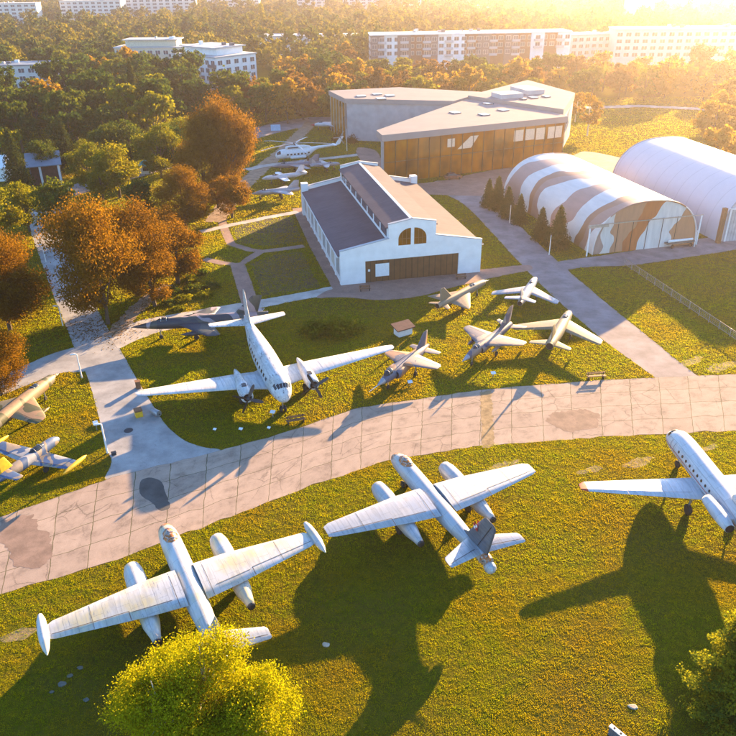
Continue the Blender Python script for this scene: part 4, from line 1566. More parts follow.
# wg = x of root LE behind nose, root chord, tip chord, half span, sweep, z over axis, dihedral
fighter(G2(131, 326, 2.3), -170.5, 19.0, .82, 'dark slate and pink camouflaged jet with needle nose, behind the propeller airliner', 'camo_slate', 'cone',
        (6.2, 4.6, 1.9, 4.9, 4.2, .0, -.15), (15.6, 2.0, 1.0, 2.4, 2.0, .05, .1), (13.8, 3.6, 1.5, 2.4, 3.0), (3.4, 5.6, .42, .45), 2.2, nosemat='dark_metal', tanks=((3.0, 6.8, 4.2, .30),), boom=.4)
fighter(G2(487, 280, 1.9), 48.9, 13.4, .66, 'beige delta winged jet nearest the hangar door', 'camo_beige', 'spike',
        (5.2, 5.6, .45, 3.75, 5.1, -.1, -.1), (11.2, 1.5, .7, 1.8, 1.3, .05, .0), (9.4, 3.2, 1.1, 1.9, 2.3), (3.2, 5.2, .36, .36), 1.85, boom=.6)
fighter(G2(535, 278, 1.9), 66.5, 10.6, .70, 'silver swept wing jet with high tailplane, behind the others beside the diagonal road', 'mig_silver', 'intake',
        (3.0, 3.0, 1.6, 5.05, 3.6, .0, -.2), (9.0, 1.5, 1.0, 2.3, 1.2, .75, .05), (7.6, 2.8, 1.2, 1.75, 2.2), (2.0, 3.9, .40, .42), 1.65, tailr=.62)
fighter(G2(462, 361, 1.8), -127.5, 13.0, .66, 'pink and grey jet with swept wings and tall fin, in the middle of the group', 'camo_pink', 'cone',
        (4.4, 4.3, 1.4, 4.5, 3.4, .35, -.1), (11.4, 1.7, .8, 2.2, 1.5, .1, .0), (9.2, 3.6, 1.3, 2.3, 2.9), (2.6, 4.6, .38, .40), 1.85, intakes=4.0, tanks=((1.8, 4.4, 2.8, .22),), nosemat='mig_silver')
fighter(G2(569, 312, 2.1), 64.0, 11.6, .78, 'tan jet with broad swept wings and stubby nose, nearest the diagonal road', 'camo_tan', 'intake',
        (2.2, 3.8, 1.9, 5.9, 4.3, .05, -.1), (9.2, 2.0, .9, 2.7, 1.7, .05, .1), (7.8, 3.2, 1.3, 2.0, 2.2), (1.7, 3.7, .42, .42), 1.85, tanks=((3.2, 4.0, 2.2, .2),))
fighter(G2(377, 385, 1.7), -124.5, 12.2, .78, 'rust and grey jump jet with big side intakes and long white nose probe', 'camo_rust', 'cone',
        (5.0, 3.6, 1.3, 3.95, 2.6, .55, -.75), (9.8, 1.6, .8, 2.2, 1.2, .25, -.35), (8.6, 3.2, 1.2, 1.8, 2.1), (1.6, 3.6, .46, .5), 1.7, intakes=3.4, boom=1.7, nosemat='mig_silver', tailr=.45, inner='dark_glass')
fighter(G2(57, 374, 2.0), 76.5, 15.0, .80, 'sand and olive camouflaged jet with pointed nose at the left edge, farther of two', 'camo_sand_olive', 'spike',
        (5.4, 4.6, 1.6, 4.6, 3.6, .05, -.1), (12.0, 2.0, .9, 2.3, 1.8, .05, .0), (10.2, 3.8, 1.4, 2.3, 2.6), (3.4, 5.4, .42, .42), 2.0, tanks=((3.3, 6.6, 2.6, .18),), boom=.3)
fighter(G2(58, 434, 2.1), 68.0, 8.6, .62, 'blue and tan camouflaged trainer with straight wings, yellow fin and yellow tip tanks', 'camo_blue', 'round',
        (2.4, 2.4, 1.5, 5.2, .45, -.25, .35), (7.0, 1.3, .9, 2.4, .3, .65, .0), (6.2, 2.0, 1.0, 1.5, .8), (1.9, 4.4, .42, .45), 1.7, name='jet_trainer', finmat='yellow_paint', tipmat='yellow_paint', tailr=.4)
fighter(G2(250, 193, 1.7), -165.0, 11.2, .60, 'pale grey delta winged jet, nearest of the row behind the white hangar', 'mig_silver', 'cone',
        (4.2, 4.8, .9, 3.9, 4.0, .1, -.1), None, (8.0, 3.0, 1.1, 1.6, 2.0), (2.4, 4.2, .34, .34), 1.6)
fighter(G2(262, 178, 1.7), -160.0, 11.0, .58, 'white straight winged jet, second nearest of the row behind the white hangar', 'yak_white', 'round',
        (3.6, 2.4, 1.3, 4.8, .7, -.1, .1), (9.2, 1.4, .8, 2.0, .7, .9, .0), (8.0, 2.4, 1.1, 1.7, 1.4), (2.2, 4.4, .36, .4), 1.6, name='jet_trainer', tailr=.45)
fighter(G2(270, 166, 1.8), -168.0, 13.0, .66, 'dull violet grey swept wing jet parked under the white helicopter tail', 'dull_violet', 'cone',
        (4.4, 3.6, 1.4, 5.0, 4.0, .1, -.1), (10.6, 1.8, .9, 2.3, 1.6, .1, .0), (9.2, 3.2, 1.2, 1.7, 2.3), (2.6, 4.6, .38, .4), 1.7)
fighter(G2(310, 124, 1.9), -176.0, 13.0, .70, 'red and white jet farthest back, beside the brown bushes at the museum', 'yak_white', 'cone',
        (4.4, 3.6, 1.4, 5.0, 3.2, .1, -.1), (10.6, 1.8, .9, 2.3, 1.6, .1, .0), (9.2, 3.2, 1.2, 1.6, 2.3), (2.6, 4.6, .38, .4), 1.7, nosemat='red_paint')
fighter(G2(340, 163, 1.6), 15.0, -8.0 if False else 8.0, .5, 'small pale jet whose wings show just over the rear roof of the white hangar', 'mig_silver', 'round',
        (2.6, 2.0, 1.0, 4.0, 1.2, .1, .1), (6.6, 1.2, .7, 1.7, .7, .2, .0), (5.8, 2.0, .9, 1.3, 1.2), (1.7, 3.4, .32, .34), 1.5, name='jet_trainer')


# ---- helicopter
def helicopter(pos, yaw):
    A = empty('helicopter', (pos[0], pos[1], 0), R(yaw), 'white transport helicopter with dark windows, rear of the row behind the white hangar', 'helicopter')
    pr = smooth_prof([(6.3, 1.75, .1, .1), (6.15, 1.78, .6, .6), (5.5, 1.95, 1.05, 1.0), (4.4, 2.1, 1.25, 1.2), (0, 2.15, 1.3, 1.25), (-2.6, 2.3, 1.2, 1.15), (-4.2, 2.9, .65, .62), (-5.4, 3.2, .42, .40), (-10.5, 3.55, .22, .22), (-11.2, 3.65, .1, .12)])
    body(pr, 'fuselage', M['white_paint'], A, 24)
    body(smooth_prof([(3.6, 3.55, .2, .15), (3.4, 3.6, .55, .4), (2, 3.65, .75, .52), (-1, 3.65, .7, .5), (-3, 3.5, .35, .3), (-3.6, 3.4, .1, .1)]), 'engine_housing', M['white_paint'], A, 18)
    for s in (1, -1):
        for i in range(7):
            b_ = MB()
            x = 3.2 - i * .95
            skin_patch(b_, pr, x + .26, x - .26, s * 1.45, s * 1.78, .015, 2, 2)
            b_.build('window', M['dark_glass'], A)
        b_ = MB()
        skin_patch(b_, pr, 6.0, 5.0, s * .35, s * 1.3, .015, 4, 4)
        b_.build('cockpit_window', M['dark_glass'], A)
        b_ = MB()
        b_.box(.2, 3.0, s * .72 - .05, s * .72 + .05, 3.55, 3.8)
        b_.build('air_vent', M['dark_opening'], A)
        tb = MB()
        lathe_x(tb, [(2.6, .1), (2.4, .4), (-1.4, .4), (-1.7, .1)], s * 1.55, 1.35, 14)
        tb.build('side_tank', M['white_paint'], A)
        gear(A, -2.2, s * 1.9, 1.6, .45, .26)
        wing([(.15, -9.4, .9, 3.6, .1), (1.5, -9.5, .7, 3.6, .09)], 'tailplane', M['white_paint'], A, s)
    gear(A, 4.2, 0, 1.3, .32, .2, True)
    wing([(3.6, -10.0, 1.4, 0, .1), (5.6, -11.5, 1.0, 0, .09)], 'fin', M['white_paint'], A, 1, True)
    hb = MB()
    hb.tube([(1, 0, 3.9), (1, 0, 4.75)], .16, 10)
    hb.tube([(1, 0, 4.6), (1, 0, 4.85)], .42, 12)
    H = hb.build('main_rotor', M['dark_metal'], A)
    for k in range(5):
        a = 2 * PI * k / 5 + .4
        bl = MB()
        pts = []
        for r_, z_ in ((.3, 4.72), (4, 4.70), (8, 4.5), (10.4, 4.22)):
            c_, s_ = math.cos(a), math.sin(a)
            pts.append([(1 + c_ * r_ - s_ * w_, s_ * r_ + c_ * w_, z_ + dz) for w_, dz in ((.25, 0), (0, .03), (-.25, 0), (0, -.03))])
        bl.rings(pts, 0, False)
        bl.build('rotor_blade', M['grey_metal'], H)
    tr = MB()
    tr.tube([(-11.4, .2, 5.4), (-11.4, .5, 5.4)], .12, 8)
    T = tr.build('tail_rotor', M['dark_metal'], A)
    for k in range(3):
        a = 2 * PI * k / 3
        bl = MB()
        bl.add([(-11.4 + math.cos(a) * r_ - math.sin(a) * w_, .45 + o_, 5.4 + math.sin(a) * r_ + math.cos(a) * w_) for o_ in (0, .05) for r_, w_ in ((.1, -.12), (1.9, -.1), (1.9, .1), (.1, .12))],
               [(0, 1, 2, 3), (7, 6, 5, 4), (0, 4, 5, 1), (1, 5, 6, 2), (2, 6, 7, 3), (3, 7, 4, 0)])
        bl.build('rotor_blade', M['grey_metal'], T)
    return A


helicopter(G2(299, 157, 1.0), -164)

# ------------------------------------------------------------------ buildings
def roof_metal():
    m, nt, b = new_mat('roof_violet')
    v = coords(nt)
    wv = N(nt, 'ShaderNodeTexWave', wave_type='BANDS', bands_direction='Y')
    wv.inputs['Scale'].default_value = 0.55
    wv.inputs['Distortion'].default_value = 0.0
    L(nt, v, wv.inputs['Vector'])
    f = noise(nt, v, 0.25, 5, 0.6)
    f2 = noise(nt, coords(nt, scale=(0.3, 3, 1)), 1.2, 5, 0.6)
    c = ramp(nt, f, [(0.3, (0.075, 0.065, 0.085)), (0.7, (0.11, 0.095, 0.115))])
    c = mix(nt, 1.0, c, ramp(nt, wv.outputs['Fac'], [(0.0, 0.72), (0.08, 1.0)]), 'MULTIPLY')
    c = mix(nt, 1.0, c, ramp(nt, f2, [(0.3, 0.82), (0.7, 1.1)]), 'MULTIPLY')
    L(nt, c, b.inputs['Base Color'])
    b.inputs['Roughness'].default_value = 0.8
    b.inputs['Specular IOR Level'].default_value = 0.15


def board_mat(name, c, w, direction='X', rough=0.7, line=0.1, dark=0.5, vr=0.22):
    m, nt, b = new_mat(name)
    v = coords(nt)
    wv = N(nt, 'ShaderNodeTexWave', wave_type='BANDS', bands_direction=direction)
    wv.inputs['Scale'].default_value = 0.314 / w
    L(nt, v, wv.inputs['Vector'])
    f = noise(nt, v, 0.9, 5, 0.6)
    cc = ramp(nt, f, [(0.3, tuple(x * (1 - vr) for x in c)), (0.7, tuple(x * (1 + vr * .8) for x in c))])
    cc = mix(nt, 1.0, cc, ramp(nt, wv.outputs['Fac'], [(0.0, dark), (line, 1.0)]), 'MULTIPLY')
    L(nt, cc, b.inputs['Base Color'])
    b.inputs['Roughness'].default_value = rough


roof_metal()
board_mat('door_brown', (0.11, 0.052, 0.018), 1.0)
plain('concrete_boards', (0.34, 0.335, 0.35), 0.85, var=0.16, scale=0.5)


def amber_reflection_glass():
    m, nt, b = new_mat('amber_reflection_glass')
    v = coords(nt)
    f = noise(nt, v, 0.10, 3, 0.6)
    f2 = noise(nt, coords(nt, scale=(1, 1, .25)), 0.5, 3)
    c = ramp(nt, f, [(0.35, (0.11, 0.045, 0.008)), (0.5, (0.29, 0.10, 0.004)), (0.68, (0.38, 0.175, 0.015))])  # golden and brown reflections painted into the glass as colour patches
    c = mix(nt, 1.0, c, ramp(nt, f2, [(0.35, 0.75), (0.65, 1.15)]), 'MULTIPLY')
    L(nt, c, b.inputs['Base Color'])
    b.inputs['Roughness'].default_value = 0.08
    b.inputs['Specular IOR Level'].default_value = 0.22


plain('frame_bronze', (0.12, 0.07, 0.04), 0.5)
amber_reflection_glass()
plain('skylight', (0.11, 0.12, 0.14), 0.2)
plain('pane_pale', (0.60, 0.50, 0.38), 0.6)
plain('brick_dark', (0.14, 0.06, 0.045), 0.8, var=0.25, scale=2)
plain('slate_wall', (0.10, 0.105, 0.125), 0.8, var=0.15)
plain('pale_wall', (0.62, 0.60, 0.57), 0.85, var=0.07, scale=.4)
plain('wood_grey', (0.24, 0.20, 0.15), 0.8)
plain('grey_roof', (0.42, 0.43, 0.45), 0.8, var=0.12, scale=.4)
plain('blue_roof', (0.16, 0.20, 0.25), 0.6, var=0.15, scale=.6)


def frame_of(A, B):
    d = math.hypot(B[0] - A[0], B[1] - A[1])
    return d, math.atan2(B[1] - A[1], B[0] - A[0])


# ---- small white hangar with a raised middle roof
def old_hangar():
    A, B = G2(341, 285.5), G2(480, 272)
    W, yaw = frame_of(A, B)
    D = 41.0
    H = empty('white_hangar', (A[0], A[1], 0), yaw, 'small white hangar with violet grey raised middle roof and wide brown sliding doors', 'hangar')
    c = W / 2
    k0, k1 = c - 3.95, c + 3.95
    ze, zs, z1, z2 = 5.7, 7.2, 9.5, 10.2
    out = [(0, ze), (k0, zs), (k0, z1), (c, z2), (k1, z1), (k1, zs), (W, ze)]

    def face(mb, y0, y1, dx0, dx1, zd):
        pts = [(0, 0), (dx0, 0), (dx0, zd), (dx1, zd), (dx1, 0), (W, 0)] + out[::-1]
        if zd == 0:
            pts = [(0, 0), (W, 0)] + out[::-1]
        n = len(pts)
        vs = [(x, y0, z) for x, z in pts] + [(x, y1, z) for x, z in pts]
        mb.add(vs, [tuple(range(n)), tuple(range(n, 2 * n))[::-1]] + [(i, n + i, n + (i + 1) % n, (i + 1) % n) for i in range(n)])
    mb = MB()
    face(mb, 0, .45, W * .172, W * .835, 3.75)
    mb.build('front_wall', M['white_wall'], H)
    mb = MB()
    face(mb, D - .45, D, 0, 0, 0)
    mb.build('rear_wall', M['white_wall'], H)
    for x0, x1 in ((.1, .45), (W - .45, W - .1)):
        mb = MB()
        mb.box(x0, x1, .45, D - .45, 0, 4.75)
        n = 9
        for i in range(n + 1):
            y = .45 + (D - .9) * i / n
            xx = x0 - .16 if x0 < 1 else x1
            mb.box(xx, xx + .16, max(.46, y - .22), min(D - .46, y + .22), 0, 4.75)
        mb.build('side_wall', M['white_wall'], H)
        for i in range(n):
            y = .45 + (D - .9) * (i + .5) / n
            xx = x0 - .03 if x0 < 1 else x1 - .02
            wb = MB()
            wb.box(xx, xx + .05, y - 1.5, y + 1.5, 1.1, 4.0)
            for q in range(1, 4):
                wb.box(xx - .03 if x0 < 1 else xx, xx + .05 if x0 < 1 else xx + .08, y - 1.5 + q * .75 - .04, y - 1.5 + q * .75 + .04, 1.1, 4.0, 1)
            wb.build('window', [M['pane_pale'] if i % 3 == 1 else M['grey_metal'], M['white_paint']], H)
    for s in (0, 1):
        xa, xb = (-.35, k0) if s == 0 else (k1, W + .35)
        za, zb = (4.75, 6.35) if s == 0 else (6.35, 4.75)
        mb = MB()
        y0, y1 = .46, D - .46
        mb.add([(xa, y0, za), (xb, y0, zb), (xb, y1, zb), (xa, y1, za), (xa, y0, za + .18), (xb, y0, zb + .18), (xb, y1, zb + .18), (xa, y1, za + .18)],
               [(3, 2, 1, 0), (4, 5, 6, 7), (0, 1, 5, 4), (1, 2, 6, 5), (2, 3, 7, 6), (3, 0, 4, 7)])
        r_ = mb.build('aisle_roof', M['roof_violet'], H)
        gb = MB()
        gx = xa - .12 if s == 0 else xb - .02
        gb.box(gx, gx + .14, y0, y1, 4.62, 4.80)
        gb.build('gutter', M['white_paint'], r_)
        xw = k0 if s == 0 else k1 - .25
        mb = MB()
        mb.box(xw, xw + .25, .46, D - .46, 6.3, 8.9)
        cw = mb.build('clerestory_wall', M['roof_violet'] if False else M['white_wall'], H)
        for i in range(8):
            y = 1 + (D - 2) * (i + .5) / 8
            wb = MB()
            xx = xw - .03 if s == 0 else xw + .22
            wb.box(xx, xx + .06, y - 2.0, y + 2.0, 7.1, 8.5)
            wb.build('window', M['pane_glass'], cw)
    mb = MB()
    y0, y1 = .46, D - .46
    e = .4
    top = [(k0 - e, 8.75), (c, 9.75), (k1 + e, 8.75)]
    vs = [(x, y, z + o) for y in (y0, y1) for o in (0, .2) for x, z in top]
    mb.add(vs, [(3, 4, 10, 9), (4, 5, 11, 10), (0, 6, 7, 1), (1, 7, 8, 2), (0, 3, 9, 6), (2, 8, 11, 5), (0, 1, 4, 3), (1, 2, 5, 4), (6, 9, 10, 7), (7, 10, 11, 8)])
    mr = mb.build('middle_roof', M['roof_violet'], H)
    rb = MB()
    rb.box(c - .22, c + .22, y0, y1, 9.90, 10.06)
    rb.build('ridge_cap', M['white_paint'], mr)
    # coping on both gables
    for yc in (-.06, D - .51):
        cb = MB()
        for (xa, za), (xb, zb) in zip(out, out[1:]):
            if abs(xa - xb) < .01:
                continue
            cb.add([(xa - .06, yc, za + .003), (xb + .06, yc, zb + .003), (xb + .06, yc + .57, zb + .003), (xa - .06, yc + .57, za + .003),
                    (xa - .06, yc, za + .14), (xb + .06, yc, zb + .14), (xb + .06, yc + .57, zb + .14), (xa - .06, yc + .57, za + .14)],
                   [(3, 2, 1, 0), (4, 5, 6, 7), (0, 1, 5, 4), (1, 2, 6, 5), (2, 3, 7, 6), (3, 0, 4, 7)])
        cb.build('coping', M['grey_roof'], H)
    # corner piers rising over the rear gable
    for xa in (-.35, W - 1.0):
        pb = MB()
        pb.box(xa, xa + 1.35, D - 1.2, D + .3, 0, 6.6)
        pb.build('corner_pier', M['white_wall'], H)
    d0, d1 = W * .172, W * .835
    nd = 6
    for i in range(nd):
        db = MB()
        xa, xb = d0 + (d1 - d0) * i / nd, d0 + (d1 - d0) * (i + 1) / nd
        yy = .16 if i % 2 else .24
        db.box(xa, xb - .02 if i == nd - 1 else xb, yy, yy + .07, .02, 3.73)
        db.build('sliding_door', M['door_brown'], H)
    pb = MB()
    pb.box(d0 + 1.7, d0 + 4.0, .10, .14, .9, 3.1)
    pb.build('poster', M['white_paint'], H)
    pb = MB()
    pb.box(d0 + .45, d0 + .8, .10, .14, 1.9, 2.3)
    pb.build('notice', M['white_paint'], H)
    for s in (-1, 1):
        wb = MB()
        vs = [(c + s * .28, -.012, 5.95), (c + s * 2.35, -.012, 5.95)]
        for i in range(9):
            a = PI / 2 * i / 8
            vs.append((c + s * (.28 + 2.07 * math.cos(a)) if i else c + s * 2.35, -.012, 7.0 + 1.75 * math.sin(a)))
        wb.add(vs, [tuple(range(len(vs)))[::s]])
        wo = wb.build('arched_window', M['amber_reflection_glass'], H)
        mu = MB()
        for q in (.35, .68):
            mu.box(c + s * (.28 + 2.07 * q) - .04, c + s * (.28 + 2.07 * q) + .04, -.05, -.015, 5.95, 7.0 + 1.75 * math.sqrt(max(0, 1 - q * q)) - .02)
        lo, hi = sorted((c + s * .28, c + s * 2.3))
        mu.box(lo, hi, -.05, -.016, 7.0, 7.08)
        mu.build('glazing_bars', M['wood'], wo)


old_hangar()


# ---- museum of three folded concrete wings
def museum():
    def wall(mb, a, b, z0, z1, t=0.0, mi=0):
        mb.add([(a[0], a[1], z0), (b[0], b[1], z0), (b[0], b[1], z1), (a[0], a[1], z1)], [(0, 1, 2, 3)], mi)
    a0 = G2(384, 184)
    m = empty('museum', (a0[0], a0[1], 0), 0, 'large concrete and glass museum of three angular wings with pale flat roofs', 'museum')
    o = lambda p: (p[0] - a0[0], p[1] - a0[1])
    # front wing
    Bf, Af, Df, Cf = o(G2(384, 184)), o(G2(378.5, 178)), o((36.2, 235.5)), o(G2(561, 161.5))
    zr = 9.9

    def inset(poly, d):
        n = len(poly)
        cx, cy = sum(p[0] for p in poly) / n, sum(p[1] for p in poly) / n
        return [(p[0] + (cx - p[0]) * d, p[1] + (cy - p[1]) * d) for p in poly]
    core = [Bf, Cf, Df, Af]
    mb = MB()
    mb.prism(inset(core, .03), 0, zr)
    mb.build('inner_wall', M['concrete_boards'], m)
    rb = MB()
    rb.prism(inset(core, -.022), zr + .004, zr + 1.5)
    rf = rb.build('roof_slab', M['roof_pale'], m)
    # curtain glass along the front
    nb = 17
    gl = math.hypot(Cf[0] - Bf[0], Cf[1] - Bf[1])
    ux, uy_ = (Cf[0] - Bf[0]) / gl, (Cf[1] - Bf[1]) / gl
    P = lambda t, off: (Bf[0] + ux * gl * t + uy_ * off, Bf[1] + uy_ * gl * t - ux * off)
    gb = MB()
    for i in range(nb):
        a, b = P((i + .02) / nb, -.1 + .012 * (i % 3)), P((i + .98) / nb, -.1 + .012 * ((i * 2) % 3))
        wall(gb, a, b, .1, 4.9)
        wall(gb, a, b, 5.0, zr)
    gb.build('curtain_glass', M['amber_reflection_glass'], m)
    fb = MB()
    for i in range(nb + 1):
        q = P(i / nb, .06)
        fb.box(q[0] - .06, q[0] + .06, q[1] - .06, q[1] + .06, 0, zr, 0, math.atan2(uy_, ux))
    q0, q1 = P(0, .05), P(1, .05)
    fb.tube([(*q0, 4.95), (*q1, 4.95)], .09, 6)
    fb.build('glazing_frame', M['frame_bronze'], m)
    for t0, t1, z0, z1 in ((.33, .37, 6.9, 8.9), (.70, .755, 6.5, 9.2), (.765, .82, 6.5, 9.2), (.83, .885, 6.3, 9.2), (.90, .985, 6.3, 9.2)):  # flat pale panels over the upper part of the glass
        bb = MB()
        wall(bb, P(t0, -.02), P(t1, -.02), z0, z1)
        bb.build('pale_panel', M['pane_pale'], m)
    bb = MB()
    qa, qb, qc, qd = P(.385, -.02), P(.50, -.02), P(.47, -.02), P(.405, -.02)
    bb.add([(*qa, 6.2), (*P(.46, -.02), 6.2), (*P(.50, -.02), 9.0), (*P(.455, -.02), 9.0)], [(0, 1, 2, 3)])
    bb.build('pale_panel', M['pane_pale'], m)
    sk = 0
    for px, py in ((455, 113), (484, 115), (503, 110.5), (488, 104), (489, 100)):
        q = o(G2(px, py, zr + 1.5))
        sb = MB()
        sb.box(q[0] - 1.1, q[0] + 1.1, q[1] - 1.3, q[1] + 1.3, zr + 1.504, zr + 1.75, 0, .5)
        sb.build('skylight', M['skylight'], rf)
    # left wing
    A1, A2, A3, A4, A5 = o((-10.6, 242)), o((-5.2, 226.0)), o((25.0, 219.3)), o((35.9, 234.6)), o((11, 247))
    lw = [A1, A2, A3, A4, A5]
    mb = MB()
    mb.prism(inset(lw, .01), 0, 10.6)
    mb.build('left_wing_wall', M['concrete_boards'], m)
    rb = MB()
    rb.prism(inset(lw, -.02), 10.604, 11.9)
    r2 = rb.build('roof_slab', M['roof_pale'], m)
    gb = MB()
    e0 = Vector(A1).lerp(Vector(A2), .06)
    e1 = Vector(A1).lerp(Vector(A2), .94)
    nn = Vector((-(A2[1] - A1[1]), A2[0] - A1[0])).normalized() * -.15
    wall(gb, e0 + nn, e1 + nn, .2, 10.4)
    gb.build('end_glass', M['amber_reflection_glass'], m)
    fb = MB()
    for i in range(6):
        q = e0.lerp(e1, i / 5) + nn * 1.4
        fb.box(q[0] - .1, q[0] + .1, q[1] - .1, q[1] + .1, 0, 10.6)
    fb.build('glazing_frame', M['grey_metal'], m)
    for px, py in ((361, 96.5), (377, 94.5), (390, 96), (381, 99)):
        q = o(G2(px, py, 11.9))
        sb = MB()
        sb.box(q[0] - 1.3, q[0] + 1.3, q[1] - 1.3, q[1] + 1.3, 11.904, 12.15, 0, .2)
        sb.build('skylight', M['skylight'], r2)
    # rear right wing
    B1, B2, B3, B4 = o((30.5, 226.0)), o((53.4, 256)), o((61.5, 228)), o((51.8, 201))
    rw = [B1, B2, B3, B4]
    mb = MB()
    mb.prism(rw, 0, 10.2)
    mb.build('rear_wing_wall', M['concrete_wall'], m)
    rb = MB()
    rb.prism(inset(rw, -.02), 10.204, 12.3)
    r3 = rb.build('roof_slab', M['roof_pale'], m)
    for px, py, a, b_, mt in ((507, 97, 5, 3, 'skylight'), (527, 92, 4, 5, 'skylight'), (517, 89, 1.4, 1.4, 'skylight'), (533, 98, 1.4, 1.4, 'skylight'), (546, 97, 1.2, 1.2, 'skylight'), (523, 99.5, 1.0, 1.0, 'skylight')):
        q = o(G2(px, py, 12.3))
        sb = MB()
        sb.box(q[0] - a * .7, q[0] + a * .7, q[1] - b_, q[1] + b_, 12.304, 12.304 + (1.2 if a > 3 else .3), 0, .35)
        sb.build('skylight' if a < 3 else 'roof_plant', M[mt] if a < 3 else M['grey_roof'], r3)
    wb = MB()
    wb.box(-.9, .9, -.1, .1, -.9, .9)
    w_ = wb.build('round_vent', M['dark_metal'], m, (*(Vector(B3).lerp(Vector(B4), .52) + Vector((.1, -.05))), 7.2), math.atan2(B3[1] - B4[1], B3[0] - B4[0]))


museum()


# ---- arched hangars
def stripe_camo():
    m, nt, b = new_mat('hangar_stripes')
    v = coords(nt)
    sp = N(nt, 'ShaderNodeSeparateXYZ')
    L(nt, v, sp.inputs[0])
    nz = noise(nt, v, 0.09, 2, .4)
    nz2 = noise(nt, v, 0.22, 2, .4)

    def mth(op, a, b_, c_=None):
        n = N(nt, 'ShaderNodeMath', operation=op)
        for i, q in enumerate((a, b_, c_)):
            if q is None:
                continue
            if isinstance(q, (int, float)):
                n.inputs[i].default_value = q
            else:
                L(nt, q, n.inputs[i])
        return n.outputs[0]
    # bands run over the arch, slanting along the length, wobbling
    t = mth('MULTIPLY_ADD', sp.outputs['X'], 0.33, sp.outputs['Y'])
    t = mth('MULTIPLY_ADD', nz, 11.0, t)
    t = mth('MULTIPLY_ADD', nz2, 2.2, t)
    t = mth('MULTIPLY', t, 1 / 20.5)
    t = mth('FRACT', mth('ADD', t, 10.13), 0)
    c = ramp(nt, t, [(0.0, (0.38, 0.215, 0.175)), (0.30, (0.66, 0.62, 0.59)), (0.52, (0.36, 0.20, 0.155)), (0.64, (0.33, 0.14, 0.07)), (0.76, (0.66, 0.62, 0.59))], True)
    c2 = noise(nt, coords(nt, scale=(1, .2, .3)), 1.1, 5, .6)
    c = mix(nt, 1.0, c, ramp(nt, c2, [(0.3, 0.86), (0.7, 1.06)]), 'MULTIPLY')
    L(nt, c, b.inputs['Base Color'])
    b.inputs['Roughness'].default_value = 0.5


stripe_camo()


def front_camo():
    m, nt, b = new_mat('hangar_front')
    v = coords(nt)
    sp = N(nt, 'ShaderNodeSeparateXYZ')
    L(nt, v, sp.inputs[0])
    nz = noise(nt, v, 0.16, 2, .4)
    a = N(nt, 'ShaderNodeMath', operation='MULTIPLY_ADD')
    L(nt, nz, a.inputs[0])
    a.inputs[1].default_value = 9.0
    L(nt, sp.outputs['X'], a.inputs[2])
    a2 = N(nt, 'ShaderNodeMath', operation='MULTIPLY_ADD')
    L(nt, sp.outputs['Z'], a2.inputs[0])
    a2.inputs[1].default_value = -0.25
    L(nt, a.outputs[0], a2.inputs[2])
    a3 = N(nt, 'ShaderNodeMath', operation='MULTIPLY')
    L(nt, a2.outputs[0], a3.inputs[0])
    a3.inputs[1].default_value = 1 / 26.0
    c = ramp(nt, a3.outputs[0], [(0.0, (0.36, 0.24, 0.20)), (0.20, (0.64, 0.60, 0.56)), (0.27, (0.44, 0.22, 0.13)), (0.40, (0.44, 0.125, 0.04)), (0.56, (0.66, 0.63, 0.60)), (0.76, (0.43, 0.21, 0.12))], True)
    c2 = noise(nt, coords(nt, scale=(1.5, 1, .3)), 1.1, 5, .6)
    L(nt, mix(nt, 1.0, c, ramp(nt, c2, [(0.3, 0.84), (0.7, 1.06)]), 'MULTIPLY'), b.inputs['Base Color'])
    b.inputs['Roughness'].default_value = 0.6


front_camo()
plain('wood_pale', (0.42, 0.34, 0.27), 0.7)
board_mat('membrane_white', (0.52, 0.53, 0.58), 3.9, 'Y', 0.5, 0.010, 0.80, 0.03)
board_mat('door_sheet', (0.42, 0.44, 0.46), 0.6, 'X', 0.5)


def arch_hangar(name, A, ang, W, D, Hh, mat, label, pw=2.3):
    H = empty(name, (A[0], A[1], 0), ang, label, 'hangar')
    n = 30
    prof = []
    for i in range(n + 1):
        a = PI * i / n
        cx, sx = math.cos(a), math.sin(a)
        x = W / 2 - W / 2 * (abs(cx) ** (2 / pw)) * (1 if cx > 0 else -1)
        z = Hh * abs(sx) ** (2 / pw)
        prof.append((x, z))
    mb = MB()
    ny = 14
    vs = [(x, D * j / ny, z) for j in range(ny + 1) for x, z in prof]
    fs = [(j * (n + 1) + i, (j + 1) * (n + 1) + i, (j + 1) * (n + 1) + i + 1, j * (n + 1) + i + 1) for j in range(ny) for i in range(n)]
    mb.add(vs, fs, 0, True)
    mb.build('arched_shell', M[mat], H)
    for y, nm in ((.12, 'front_wall'), (D - .12, 'rear_wall')):
        fb = MB()
        vs = [(W / 2 + (x - W / 2) * .995, y, z * .995) for x, z in prof]
        fb.add(vs, [tuple(range(n + 1)) if y > 1 else tuple(range(n + 1))[::-1]])
        fb.build(nm, M['hangar_front'] if (y < 1 and mat == 'hangar_stripes') else M[mat], H)
    for j in (0, ny):
        rb = MB()
        rb.tube([(x, D * j / ny, z) for x, z in prof], .13, 6)
        rb.build('end_rib', M['grey_metal'] if mat == 'membrane_white' else M[mat], H)
    return H, prof


